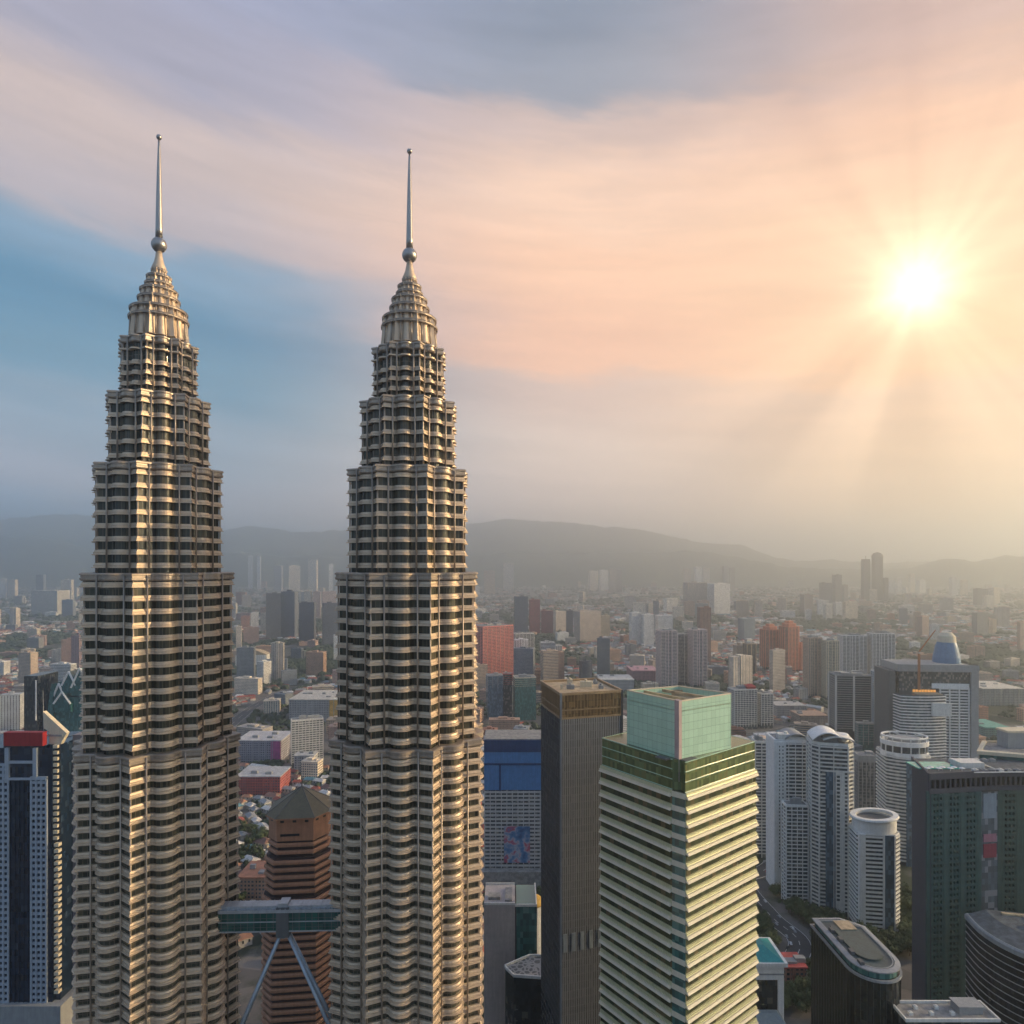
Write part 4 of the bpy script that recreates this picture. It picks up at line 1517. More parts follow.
def capsule_office():
    """dark glass block with a long rounded roof"""
    Y = 292.0
    ang = R(91)
    L, W = 46.0, 23.5
    n = 14
    poly = [(L * .5 - W * .5 + W * .5 * cos(-pi / 2 + pi * i / n), W * .5 * sin(-pi / 2 + pi * i / n)) for i in range(n + 1)]
    poly = [(-x, -y) for x, y in poly]                                    # rounded end near the camera
    poly += [(L * .5 - 8, -W * .5), (L * .5, -W * .5 + 9), (L * .5, W * .5)]
    poly = poly[::-1] if False else poly
    c = (167.0, Y + 21.5)
    FOOT.append((*c, 36))
    FOOT.append((c[0] - 6, c[1] + 14, 30))
    t = thing('office_block', 'black glass block with a long round-ended flat roof, in front of pale apartment towers', 'office block', (*c, 0), ang)
    zt = Z(979, Y)
    MB().prism(poly, 0, zt).build('wall', glass('black_glass', (0.012, 0.018, 0.02), 3.8, 1.3, .08, (.05, .05, .04), .08), t)
    mp = MB().box(-.12, .12, -.12, .2, 40, zt - 2).mesh('mullion', 'black')
    for i in range(len(poly)):
        p, q = poly[i], poly[(i + 1) % len(poly)]
        d = hypot(q[0] - p[0], q[1] - p[1])
        k = max(1, int(d / 2.6))
        for j in range(k):
            x, y = lerp2(p, q, j / k)
            put('mullion', mp, t, (x, y, 0), rz=atan2(q[1] - p[1], q[0] - p[0]))
    put('roof_rail', ring_mesh('roof_rail', poly, [(-.4, 0), (.5, 0), (.6, 1.1), (-.4, 1.1)], 'rib_blue'), t, (0, 0, zt - 1))
    put('top_storey', ring_mesh('top_storey', outset(poly, -1.2), [(-.6, 0), (0, 0), (0, 3.0), (-.6, 3.0)], 'glass_teal'), t, (0, 0, zt))
    inn = outset(poly, -.4)
    put('eave', ring_mesh('eave', inn, [(-2, 0), (.3, 0), (.3, .5), (-2, .9)], 'rib_blue'), t, (0, 0, zt + 3))
    put('roof_rim', ring_mesh('roof_rim', [(x * .86, y * .78) for x, y in poly], [(-.25, 0), (.25, 0), (.25, .5), (-.25, .5)], 'grey'), t, (0, 0, zt + 3.3))
    MB().prism(outset(poly, -1.4), zt + 2.9, zt + 3.3).build('roof', paint('roof_slate_green', (.06, .085, .09), .5, var=.3), t)
    MB().prism([(x * .62, y * .55) for x, y in poly], zt + 3.3, zt + 4.3).build('roof_deck', paint('deck_green', (.045, .075, .08), .4, var=.3), t)
    MB().box(10, 18, -5, 3, zt + 4.3, zt + 4.7).build('terrace', 'roof_tan', t)
    for i, x in enumerate((-16, -8, 2, 10)):
        MB().box(x - 1.6, x + 1.6, 7.6 - .8, 7.6 + 1.0, zt + 3.3, zt + 5.2).build('roof_plant', 'darkgrey', t)


capsule_office()


def teal_roof_block():
    Y = 405.0
    x0, x1 = X(742, Y), X(783, Y)
    cx = (x0 + x1) / 2
    FOOT.append((cx, Y + 14, 24))
    t = thing('villa_block', 'white block with a bright teal roof and tall dark portal, low beside the green-crowned tower', 'building', (cx, Y, 0))
    lx = lambda px: X(px, Y) - cx
    z = lambda py: Z(py, Y)
    w = MB()
    w.box(lx(742), lx(783), 1.2, 26, 0, z(967))
    w.build('wall', 'glass_dark', t)
    f = MB()
    f.box(lx(778), lx(784), 0, 3, 0, z(980)).box(lx(742), lx(784), 0, 3, z(980), z(966)).box(lx(742), lx(787), -1.5, 27, z(966), z(962))
    f.build('frame', 'white', t)
    c = [(lx(742), -1.5), (lx(787), -1.5), (lx(787), 27), (lx(742), 27)]
    MB().prism([(lx(742), -.6), (lx(784), -.6), (lx(784), 26), (lx(742), 26)], z(962), z(962) + 5.5, poly1=[(lx(742), 9), (lx(769), 9), (lx(769), 16), (lx(742), 16)]).build('roof', paint('teal_roof', (0.02, 0.26, 0.27), .45), t)
    MB().box(lx(742), lx(784), -.2, 0.2, z(975), z(973.6)).build('string_course', 'grey', t)
    MB().box(lx(742), lx(777), -14, 0, 0, z(1010)).build('annexe', 'offwhite', t)
    MB().prism([(lx(742), -15), (lx(778), -15), (lx(778), 0), (lx(742), 0)], z(1010), z(1003), poly1=[(lx(742), -9), (lx(772), -9), (lx(772), -6), (lx(742), -6)]).build('annexe_roof', paint('blue_grey_roof', (.2, .25, .28), .5), t)


teal_roof_block()


def low_roof():
    Y = 282.0
    x0, x1 = X(906, Y), X(1000, Y)
    cx = (x0 + x1) / 2
    FOOT.append((cx, Y + 6, 25))
    t = thing('office_block', 'pale flat roof with a raised lift room, just showing at the bottom edge', 'office block', (cx, Y, 0))
    lx = lambda px: X(px, Y) - cx
    z = lambda py: Z(py, Y)
    poly = [(lx(906), 0), (lx(1000), 0), (lx(1000), 12), (lx(906), 12)]
    MB().prism(poly, 0, z(1022)).build('wall', 'glass_dark', t)
    put('parapet', ring_mesh('parapet', poly, [(-.5, 0), (.2, 0), (.2, 1.4), (-.5, 1.4)], 'offwhite'), t, (0, 0, z(1022)))
    MB().prism(outset(poly, -.6), z(1022), z(1022) + .4).build('roof', 'roof_grey', t)
    MB().box(lx(966), lx(990), 4, 10, z(1022), z(1014)).box(lx(965), lx(991), 3.6, 10.4, z(1014), z(1013)).build('lift_room', 'grey', t)
    for i in range(5):
        MB().box(-.9, .9, -.7, .7, 0, 1.3).tube((0, 0, 1.3), (0, 0, 1.6), .5, 10).build('roof_plant', 'offwhite', t, (lx(916) + i * 4.6, 4 + (i % 2) * 4, z(1022) + .4))
    fl = MB()
    for i in range(8):
        fl.box(lx(906), lx(1000), -.25, .3, z(1022) - 4 - i * 3.6, z(1022) - 3.4 - i * 3.6)
    fl.build('floor_edge', 'offwhite', t)


low_roof()


def portal_hotel():
    """white gridded tower under a grey portal frame, with a curved banded wing"""
    Y = 930.0
    x0, x1 = X(897, Y), X(980, Y)
    cx = (x0 + x1) / 2
    FOOT.append((cx, Y + 30, 75))
    t = thing('hotel_tower', 'white gridded tower under a grey portal beam with orange-lit terrace and crane', 'hotel', (cx, Y, 0), R(-6))
    lx = lambda px: X(px, Y) - cx
    z = lambda py: Z(py, Y)
    MB().box(lx(903), lx(970), 6, 50, 0, z(672)).build('wall', 'glass_grey', t)
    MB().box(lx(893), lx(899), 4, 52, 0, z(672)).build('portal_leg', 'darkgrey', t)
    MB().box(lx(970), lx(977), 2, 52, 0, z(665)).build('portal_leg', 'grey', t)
    MB().box(lx(900), lx(977), 1, 52, z(672), z(665)).build('portal_beam', 'grey', t)
    me = MB().box(lx(941), lx(970), 4.9, 6.5, 0, 1.6).mesh('floor_band', 'white')
    for i in range(32):
        put('floor_band', me, t, (0, 0, z(690) - i * 4.2))
    for px in (942, 951, 960, 969):
        MB().box(lx(px) - .7, lx(px) + .7, 4.4, 6.4, 0, z(688)).build('pier', 'white', t)
    MB().box(lx(934), lx(969), 4.2, 8, z(689), z(684)).build('white_beam', 'white', t)
    # banded curved wing in front
    n = 12
    wing = [(lx(899) + (lx(943) - lx(899)) * i / n, -14 + 10 * (i / n - .35) ** 2 * 2) for i in range(n + 1)] + [(lx(943), 6), (lx(897), 6)]
    zt = z(694)
    MB().prism(wing, 0, zt).build('wing', 'glass_grey', t)
    rm = ring_mesh('balcony', wing, [(-.3, 0), (1, 0), (1, 1.5), (-.3, 1.5)], 'white')
    for i in range(30):
        put('balcony', rm, t, (0, 0, zt - 3 - i * 4.2))
    MB().box(lx(927), lx(945), -16, -13, z(714), z(701)).build('blank_panel', 'offwhite', t)
    m, N, p = base_mat('lit_terrace')
    p.inputs['Base Color'].default_value = (.5, .25, .08, 1)
    p.inputs['Emission Color'].default_value = (1, .42, .08, 1)
    p.inputs['Emission Strength'].default_value = .55
    M['lit_terrace'] = m
    MB().box(lx(915), lx(940), -8, 5.5, zt, zt + 1.2).build('terrace', 'roof_tan', t)
    for i in range(8):
        MB().box(-1.6, 1.6, -.3, .3, 0, 3.4).build('lit_window', 'lit_terrace', t, (lx(917) + i * 4.0, 5.2, zt + 1.5))
    MB().lathe([(.01, 0), (18, 0), (17.5, 8), (14, 24), (12, 30), (.01, 30)], 24).build('dome', paint('blue_dome', (.10, .20, .33), .4), t, (lx(957), 30, z(665)), smooth=False)
    MB().lathe([(.01, 0), (12.3, 0), (11, 9), (7, 14), (.01, 14.5)], 24).build('dome_cap', 'cream', t, (lx(957), 30, z(665) + 30))


portal_hotel()


def crane(px, pyb, pyt, Y, dpx, dpy, label):
    x, zb, zt = X(px, Y), Z(pyb, Y), Z(pyt, Y)
    t = thing('tower_crane', label, 'crane', (x, Y, zb))
    h = zt - zb
    b = MB()
    for sx in (-.9, .9):
        for sy in (-.9, .9):
            b.tube((sx, sy, 0), (sx, sy, h), .45, 4)
    k = 0
    while k < h - 3:
        b.tube((-.9, -.9, k), (.9, -.9, k + 3), .2, 4).tube((.9, .9, k), (-.9, .9, k + 3), .2, 4)
        k += 3
    org = paint('crane_orange', (.40, .16, .06), .5)
    b.build('mast', org, t)
    j = Vector((dpx / F * Y, -3, -dpy / F * Y))
    u = MB()
    for o in (Vector((0, -.8, 0)), Vector((0, .8, 0)), Vector((0, 0, 1.4))):
        u.tube(Vector((0, 0, h)) + o, Vector((0, 0, h)) + j + o * .4, .45, 4)
    for i in range(12):
        a, c = Vector((0, -.8, h)) + j * (i / 12), Vector((0, .8, h)) + j * ((i + 1) / 12)
        u.tube(a, c, .15, 4)
    u.build('jib', org, t)
    MB().tube((0, 0, h), tuple(Vector((0, 0, h)) + Vector((-j.x * .3, 0, -.5))), .5, 6).box(-j.x * .3 - 1.5, -j.x * .3 + 1.5, -1.2, 1.2, h - 2.5, h + .5).build('counter_jib', 'grey', t)
    MB().box(-1.2, 1.2, -1.6, 1.0, h - 2.4, h).build('cab', 'offwhite', t)


crane(919, 690, 652, 925, 15, -22, 'orange tower crane with a raised jib above the portal-framed white tower')

# ------------------------------------------------------------------ middle distance: towers one can tell apart
WH, CR, TN, GY, DK, BR = (.76, .74, .71), (.72, .62, .50), (.52, .40, .30), (.30, .31, .32), (.08, .09, .11), (.36, .15, .09)


def glass_slab(label, x0, x1, yt, Y, core, band, rot=-6, ratio=.6, kind='rect', cat='office tower', name='office_tower', **k):
    return tower(name, label, cat, x0, x1, yt, Y, rot, ratio, kind, core=core, band=band, **k)


tower('apartment_tower', 'salmon pink gridded tower half hidden by the right twin tower', 'apartment tower', 468, 513, 627, 1600, 32, .9, 'rect', 3.6, 1.5, .5, 'glass_grey',
      paint('salmon', (0.64, 0.20, 0.17), .65), piers=7, pw=1.2, plants=2, zlow=8)
tower('office_tower', 'narrow teal glass tower below the salmon pink tower', 'office tower', 486, 503, 676, 1250, 10, .8, 'rect', 3.8, .5, .15, 'glass_blue', 'grey', piers=3, plants=1, zlow=60)
tower('office_tower', 'red and grey striped block right of narrow teal glass tower', 'office tower', 503, 512, 674, 1270, 0, 1.0, 'rect', 3.8, .9, .2, 'glass_grey', paint('dull_red', (0.40, .08, .07), .6), plants=1, zlow=60)
tower('office_tower', 'squat teal green glass block with a cream roof edge, left of dark pinstriped tower', 'office block', 513, 536, 678, 1240, 8, .7, 'rect', 3.8, .6, .2, 'glass_teal', 'cream', plants=2, zlow=60)
far_block('apartment_tower', 'dark slim tower with a pale edge beyond the salmon pink tower', 'apartment tower', 514, 528, 597, 2750, (.10, .13, .17), 'facade_piers', 6)
far_block('apartment_tower', 'dull red slab standing against the dark slim tower', 'apartment tower', 529, 540, 600, 2790, (.36, .09, .09), 'facade', 6)
far_block('office_block', 'low dull red block right of dull red slab', 'office block', 541, 553, 611, 2820, (.30, .10, .10), 'facade', 0)
far_block('apartment_tower', 'cream stepped apartment slab right of low dull red block', 'apartment tower', 553, 566, 612, 2900, CR, 'facade_piers', 20)
far_block('apartment_tower', 'narrow dark block between cream apartment slabs', 'apartment tower', 566, 573, 611, 2760, DK, 'facade', 0)
far_block('apartment_tower', 'wide cream apartment slab with vertical ribs', 'apartment tower', 574, 601, 612, 2520, (.50, .42, .36), 'facade_piers', 24, .5)
far_block('apartment_tower', 'yellowish ribbed apartment slab at the end of wide cream slab', 'apartment tower', 599, 610, 616, 2650, (.54, .45, .30), 'facade_piers', 10)
tower('apartment_tower', 'dark gridded slab with a white side strip behind the pinstriped tower', 'apartment tower', 512, 534, 634, 1800, 18, .6, 'rect', 3.5, 1.0, .3, 'glass_dark', 'offwhite', piers=5, plants=2, zlow=5)
tower('apartment_tower', 'pale ribbed block with a cream stair shaft above the pinstriped tower', 'apartment tower', 542, 562, 646, 1780, 12, .6, 'rect', 3.5, .8, .2, 'glass_grey', 'offwhite', piers=8, pw=1.5, plants=2, zlow=5)
far_block('office_tower', 'thin smoky grey blade tower behind the pinstriped tower', 'office tower', 597, 610, 639, 1700, (.20, .22, .23), 'facade_fine', -10, .5)
far_block('office_block', 'dark low block with a rounded top just above the pinstriped tower', 'office block', 579, 592, 662, 1560, (.10, .11, .13), 'facade_fine', 14, .8, 'bow')
far_block('apartment_tower', 'white ribbed slab at the left of a white trio', 'apartment tower', 629, 641, 613, 2420, WH, 'facade_piers', 14)
far_block('apartment_tower', 'white ribbed slab in the middle of a white trio', 'apartment tower', 641, 654, 615, 2400, WH, 'facade_piers', 10)
far_block('apartment_tower', 'widest white ribbed slab at the right of a white trio', 'apartment tower', 655, 673, 616, 2440, WH, 'facade_piers', 4)
far_block('apartment_tower', 'thin pale tower rising behind the white trio', 'apartment tower', 653, 659, 601, 2650, GY, 'facade', 0)
pk = paint('pale_pink', (0.70, 0.57, 0.54), .65)
tower('apartment_tower', 'left of pink and white twin apartment towers above the green crown', 'apartment tower', 656, 677, 631, 1560, 6, .9, 'notch', 3.4, 1.3, .5, 'glass_grey', pk, piers=4, pw=1.5, plants=2, zlow=5)
tower('apartment_tower', 'greenish glass link block between pink and white twin apartment towers', 'apartment tower', 675, 691, 634, 1600, 6, .6, 'rect', 3.4, .8, .3, 'glass_grey', 'offwhite', piers=2, plants=1, zlow=5)
tower('apartment_tower', 'right of pink and white twin apartment towers above the green crown', 'apartment tower', 688, 707, 630, 1560, 6, .9, 'notch', 3.4, 1.3, .5, 'glass_grey', pk, piers=4, pw=1.5, plants=2, zlow=5)
far_block('apartment_tower', 'slim brown tower behind the pink and white twin towers', 'apartment tower', 697, 711, 608, 1900, (.34, .20, .15), 'facade_piers', 8, .8)
far_block('apartment_tower', 'broad beige ribbed tower beyond the pink and white twin towers', 'apartment tower', 683, 707, 583, 3900, (.44, .37, .31), 'facade_piers', 10, .5)
far_block('apartment_tower', 'broad white ribbed tower next to broad beige tower', 'apartment tower', 707, 730, 584, 3850, WH, 'facade_piers', 20, .6)
far_block('office_tower', 'blue grey flat-topped tower left of the brick-red towers', 'office tower', 738, 755, 619, 2550, (.20, .26, .31), 'facade_fine', 16, .8)
tower('office_tower', 'dark block with a gold frame left of the brick-red towers', 'office tower', 743, 756, 644, 1760, 10, .8, 'rect', 3.6, .5, .2, 'glass_dark', 'roof_tan', piers=2, pw=2.5, plants=1, zlow=5)
far_block('apartment_tower', 'tan slab against the left of gold framed dark block', 'apartment tower', 733, 744, 646, 1800, TN, 'facade', 10, .8)
brick = paint('brick', (0.60, 0.235, 0.14), .75)
for i, (a, b_, yt, Y, lab) in enumerate(((760, 780, 630, 1830, 'left half of the massive brick-red stepped apartment towers'), (779, 799, 627, 1790, 'taller middle part of the massive brick-red stepped apartment towers'),
                                         (797, 805, 648, 1800, 'lowest right part of the massive brick-red stepped apartment towers'))):
    t, poly, sc, zt = tower('apartment_tower', lab, 'apartment tower', a, b_, yt, Y, 12, .9, 'cut', 3.5, 1.7, .6, 'glass_grey', brick, piers=5, pw=2.2, plants=2, zlow=5, plantm=brick)
    MB().prism([(p[0] * .72, p[1] * .72) for p in poly], zt, zt + 9).build('upper_storey', brick, t)
    MB().prism([(p[0] * .45, p[1] * .45) for p in poly], zt + 9, zt + 15).build('roof_lantern', brick, t)
tower('apartment_tower', 'tan ribbed tower on the left of a tan pair', 'apartment tower', 803, 822, 638, 1450, 4, .8, 'notch', 3.4, 1.2, .4, 'glass_grey', paint('tan_wall', (.52, .39, .30), .7), piers=6, pw=1.5, plants=2, zlow=5)
tower('apartment_tower', 'paler ribbed tower on the right of a tan pair', 'apartment tower', 821, 839, 641, 1430, 4, .8, 'notch', 3.4, 1.2, .4, 'glass_grey', 'cream', piers=6, pw=1.5, plants=2, zlow=5)
tower('apartment_tower', 'white and glass tower behind the dark banded office block', 'apartment tower', 837, 867, 636, 1600, -8, .7, 'notch', 3.4, .9, .4, 'glass_grey', 'white', piers=8, pw=1.0, plants=3, zlow=5)
tower('apartment_tower', 'taller white and glass tower with a stepped top behind the dark banded office block', 'apartment tower', 867, 895, 634, 1580, -8, .7, 'notch', 3.4, .9, .4, 'glass_grey', 'white', piers=8, pw=1.0, plants=4, zlow=5)
tower('office_tower', 'grey banded office block with a white strip on its left', 'office tower', 829, 872, 676, 1080, -8, .6, 'rect', 3.8, 1.3, .4, 'glass_dark', 'grey', piers=2, pw=3.0, pierm='offwhite', plants=5, zlow=20)
tower('office_tower', 'blue glass tower with white ribs right of grey banded office block', 'office tower', 871, 893, 672, 1060, -8, .7, 'rect', 3.8, .6, .2, 'glass_blue', 'white', piers=4, pw=.8, plants=2, zlow=20)
tower('office_tower', 'teal edged low office slab under grey banded office block', 'office tower', 855, 874, 724, 1000, -8, .5, 'rect', 3.8, .6, .2, 'glass_teal', 'grey', piers=3, plants=1, zlow=20)
t_, p_, s_, z_ = tower('apartment_tower', 'white apartment block with a red roof patch right of the green crown', 'apartment tower', 728, 757, 690, 1170, 8, .6, 'rect', 3.4, 1.1, .5, 'glass_grey', 'offwhite', piers=8, pw=.6, plants=2, zlow=5)
MB().box(s_ * .12, s_ * .5, -s_ * .2, s_ * .2, z_, z_ + 4).prism([(s_ * .1, -s_ * .22), (s_ * .52, -s_ * .22), (s_ * .52, s_ * .22), (s_ * .1, s_ * .22)], z_ + 4.02, z_ + 8, poly1=[(s_ * .2, 0), (s_ * .42, 0), (s_ * .42, .3), (s_ * .2, .3)]).build('red_roof', 'red', t_)
tower('apartment_tower', 'lower white block joined to the red-roofed white block', 'apartment tower', 757, 773, 694, 1180, 8, .7, 'rect', 3.4, 1.1, .5, 'glass_grey', 'offwhite', piers=4, pw=.6, plants=1, zlow=5)
for i, (a, b_, yt, Y, lab) in enumerate(((861, 870.5, 557, 5500, 'shorter of the two dark skyscrapers on the far skyline'), (871.5, 883, 553, 5450, 'taller round-topped one of two dark skyscrapers on the far skyline'))):
    t = far_block('skyscraper', lab, 'skyscraper', a, b_, yt + 4, Y, (.09, .08, .08), 'facade_fine', 5, .8, plants=0)
    zt = Z(yt + 4, Y)
    w = (b_ - a) / F * Y
    if i:
        MB().lathe([(w * .48, zt), (w * .42, zt + 18), (w * .28, zt + 34), (.3, zt + 42)], 16).build('crown', 'tint', t, col=(.09, .08, .08))
    else:
        MB().box(-w * .3, w * .3, -w * .3, w * .3, zt, zt + 16).tube((0, 0, zt + 16), (0, 0, zt + 44), 2.2, 6).build('crown', 'tint', t, col=(.09, .08, .08))
far_block('skyscraper', 'low dark tower against the right of two far dark skyscrapers', 'tower', 883, 888.5, 578, 5400, (.10, .09, .09), 'facade_fine', 5)
for a, b_, yt, Y, c, lab in (
        (888, 894, 580, 6400, WH, 'pale slim tower just right of two far dark skyscrapers'), (895, 902, 578, 6500, WH, 'second pale slim tower right of two far dark skyscrapers'),
        (908, 915, 574, 7000, CR, 'tallest cream tower of the far group below the sun'), (916, 926, 580, 6900, WH, 'broad pale block of the far group below the sun'),
        (949, 958, 577, 6300, WH, 'pale tower pair-left below the far right mound'), (960, 968, 580, 6300, CR, 'cream block below the far right mound'),
        (973, 988, 589, 4800, (.14, .14, .15), 'dark flat block among pale blocks far off at the right'), (988, 1000, 588, 4900, CR, 'cream block right of dark flat block far off'),
        (819, 832, 583, 5000, (.20, .18, .17), 'dim brown block left of two far dark skyscrapers'), (832, 842, 575, 5100, (.16, .15, .15), 'dim dark stepped tower left of two far dark skyscrapers'), (842, 848, 585, 5200, (.22, .2, .19), 'dim low tower left of two far dark skyscrapers'),
        (800, 813, 595, 3900, (.32, .27, .24), 'brown apartment block left of dim dark stepped tower'), (817, 829, 601, 3800, WH, 'white apartment block below the dim brown block'), (833, 843, 603, 3800, WH, 'white apartment block below dim dark stepped tower'),
        (683, 691, 569, 7600, TN, 'tan tower far behind the broad beige tower'), (694, 702, 567, 8000, WH, 'pale far slab left of two, behind broad white tower'), (703, 710, 568, 8000, CR, 'cream far slab right of two, behind broad white tower'),
        (722, 728, 566, 7400, (.2, .19, .19), 'dim slim tower far right of broad white tower'), (729, 735, 568, 7400, (.24, .23, .22), 'dim slim tower, rightmost of the far pair past broad white tower'),
        (609, 616, 569, 7000, (.3, .25, .23), 'dim brown tower on the plain below the long ridge'), (616, 622, 570, 7100, (.26, .22, .2), 'second dim brown tower on the plain below the long ridge'),
        (588, 598, 571, 7400, CR, 'cream wide block on the plain below the long ridge'), (599, 608, 570, 7500, WH, 'pale block left of dim brown towers below the ridge'),
        (503, 514, 563, 7800, CR, 'pale block with a mast-like top just right of the right twin tower'), (484, 495, 571, 6600, TN, 'tan block touching the edge of the right twin tower far off'),
        (31, 70, 591, 3900, (.52, .50, .46), 'long pale ribbed slab on the left plain'), (61, 74, 580, 4300, (.50, .47, .43), 'pale tower behind the right end of long ribbed slab'),
        (0, 7, 579, 5600, WH, 'leftmost pale tower on the far left plain'), (8, 18, 580, 5600, CR, 'cream tower pair at the far left edge'), (36, 46, 575, 5900, (.16, .18, .21), 'dim blue block behind long pale ribbed slab'),
        (71, 82, 636, 1800, (.30, .20, .22), 'dull plum block half hidden by the left twin tower'), (0, 24, 696, 1150, (.50, .52, .54), 'white low block behind the red-topped navy tower'),
        (266, 281, 594, 2600, DK, 'left dark blue slab between the twin towers'), (281, 298, 592, 2650, (.11, .13, .17), 'tallest dark blue ribbed slab between the twin towers'), (299, 316, 603, 2500, (.07, .08, .11), 'near black block between the twin towers'),
        (322, 344, 604, 2400, (.09, .10, .13), 'dark slab touching the right twin tower'), (304, 312, 591, 3600, CR, 'cream ribbed tower behind near black block'), (313, 321, 592, 3600, (.52, .42, .38), 'pinkish ribbed tower behind near black block'), (322, 336, 592, 3500, (.50, .38, .36), 'pink apartment slab behind dark slab'),
        (248, 253, 556, 8000, WH, 'slim pale tower, left of two high on the plain between the twin towers'), (257, 261, 556, 8000, WH, 'slim pale tower, right of two high on the plain between the twin towers'),
        (289, 300, 566, 6500, CR, 'pale stepped block far off between the twin towers'), (308, 318, 560, 7200, CR, 'cream tower far off in the gap between the twin towers'), (329, 333, 564, 6800, WH, 'thin white tower near the right twin tower far off'), (274, 283, 566, 7600, (.3, .3, .32), 'grey low block far off between the twin towers'),
        (236, 242, 627, 2200, CR, 'cream slab touching the left twin tower')):
    far_block('apartment_tower' if c in (WH, CR) else 'tower_block', lab, 'tower block', a, b_, yt, Y, c, 'facade_piers' if (b_ - a) > 7 else 'facade', random.Random(a).uniform(-5, 22), .6)


def arch_hall():
    Y = 1880.0
    x0, x1 = X(236, Y), X(266, Y)
    cx, w = (x0 + x1) / 2, (x1 - x0) / 2
    FOOT.append((cx, Y + 20, 50))
    t = thing('hall', 'pale hall with a dark arched window and rounded roof right of the left twin tower', 'hall', (cx, Y, 0), R(8))
    h = Z(655, Y)
    MB().box(-w, w, 0, 40, 0, h).build('wall', 'offwhite', t)
    n = 12
    a = [(-w * 1.02 + 2.04 * w * i / n, h + 14 * sin(pi * i / n)) for i in range(n + 1)]
    b = MB()
    b.loft([[(x, -.5, z) for x, z in a], [(x, 41, z) for x, z in a]], closed=True)
    b.build('roof', 'roof_tan', t)
    k = [(-9, h * .35), (9, h * .35)] + [(9 * cos(pi * i / 8), h * .65 + 9 * sin(pi * i / 8)) for i in range(9)]
    b = MB()
    b.loft([[(x - 4, -.6, z) for x, z in k], [(x - 4, .3, z) for x, z in k]])
    b.build('window', 'glass_dark', t)
    for i in range(6):
        MB().box(w * (.15 + i * .14), w * (.15 + i * .14) + 2.4, -1, .4, 0, h).build('pilaster', 'white', t)


arch_hall()


def low_hall(label, x0, x1, ytop, ybase, depth, wall, roof, cat='shopping centre', rot=0, ends=None, h=None, name='shopping_centre'):
    Y = EYE * F / (ybase - HY)
    X0, X1 = X(x0, Y), X(x1, Y)
    cx, w = (X0 + X1) / 2, (X1 - X0) / 2
    FOOT.append((cx, Y + depth / 2, max(w, depth) * .75))
    t = thing(name, label, cat, (cx, Y, 0), R(rot))
    h = h or Z(ytop, Y)
    MB().box(-w, w, 0, depth, 0, h).build('wall', 'facade', t, col=wall)
    MB().box(-w - 1, w + 1, -1.2, depth + 1, h, h + 1.2).build('roof', 'tint', t, col=roof)
    rnd = random.Random(x0)
    for i in range(max(2, int(w / 10))):
        a = rnd.uniform(2, 5)
        MB().box(-a, a, -a * .6, a * .6, 0, rnd.uniform(1.5, 4)).build('roof_plant', 'grey', t, (rnd.uniform(-.8, .8) * w, rnd.uniform(.2, .8) * depth, h + 1.2))
    if ends:
        MB().box(w * ends[0], w * ends[1], -1.0, -.1, 0, h - .5).build('painted_or_sunlit_end', 'tint', t, col=ends[2])
    for i in range(int(w / 5)):
        x = -w + 5 + i * 10
        MB().box(x - .6, x + .6, -1.1, .2, 0, h - .2).build('pilaster', 'tint', t, col=tuple(v * .85 for v in wall))
    return t


low_hall('broad grey centre with a wide pale flat roof between the twin towers', 289, 345, 700, 722, 90, (.38, .38, .40), (.50, .47, .42), ends=(.45, .8, (.62, .34, .06)))  # orange end panel: sunlight on the wall put into its colour
low_hall('long grey shopping hall with a magenta and orange painted end', 236, 281, 741, 762, 55, (.34, .33, .38), (.48, .47, .48), ends=(.55, .98, (.42, .08, .24)))
low_hall('low red-walled hall with a pale roof below the long grey hall', 236, 280, 777, 795, 40, (.42, .10, .09), (.42, .42, .43))
low_hall('pale low block at the foot of white apartment slab', 294, 314, 756, 773, 18, (.48, .48, .48), (.52, .5, .48), cat='low block', name='low_block')
tower('apartment_tower', 'white apartment slab with a sunlit end wall between the twin towers', 'apartment tower', 291, 323, 721, 950, 22, .35, 'rect', 3.3, 1.3, .4, 'glass_grey', 'offwhite', piers=9, pw=.8, plants=3, zlow=5)
low_hall('low white complex with a stepped roof behind the pinstriped tower', 600, 634, 680, 692, 70, (.50, .50, .50), (.56, .55, .52))
low_hall('pinkish low mall left of the pink and white twin towers', 632, 659, 671, 682, 80, (.46, .26, .30), (.44, .24, .29))
low_hall('cream roofed depot at the right edge beyond the portal-framed tower', 983, 1024, 689, 706, 90, (.36, .35, .32), (.58, .54, .46), cat='depot', name='depot')
low_hall('teal roofed warehouse right of the portal-framed tower', 985, 1010, 728, 738, 60, (.18, .34, .30), (.10, .34, .28), cat='warehouse', name='warehouse')
low_hall('brown roofed low hall behind the round drum crown tower', 800, 828, 716, 726, 40, (.34, .28, .24), (.36, .24, .18))
low_hall('grey deck carpark right of the red-roofed white block', 777, 806, 706, 718, 40, (.36, .36, .37), (.40, .39, .38), cat='car park', name='car_park')
low_hall('dark glazed podium under the blue clad tower', 490, 541, 866, 888, 30, (.14, .17, .19), (.30, .31, .32), cat='podium', name='podium_block')
low_hall('terracotta roofed market hall beside the brown pyramid-roofed tower', 238, 272, 878, 902, 30, (.35, .22, .16), (.40, .17, .10), cat='market hall', name='market_hall')
low_hall('low red pitched market roof beside the white block with a teal roof', 786, 806, 968, 985, 16, (.35, .16, .13), (.38, .07, .07), cat='market hall', name='market_hall')


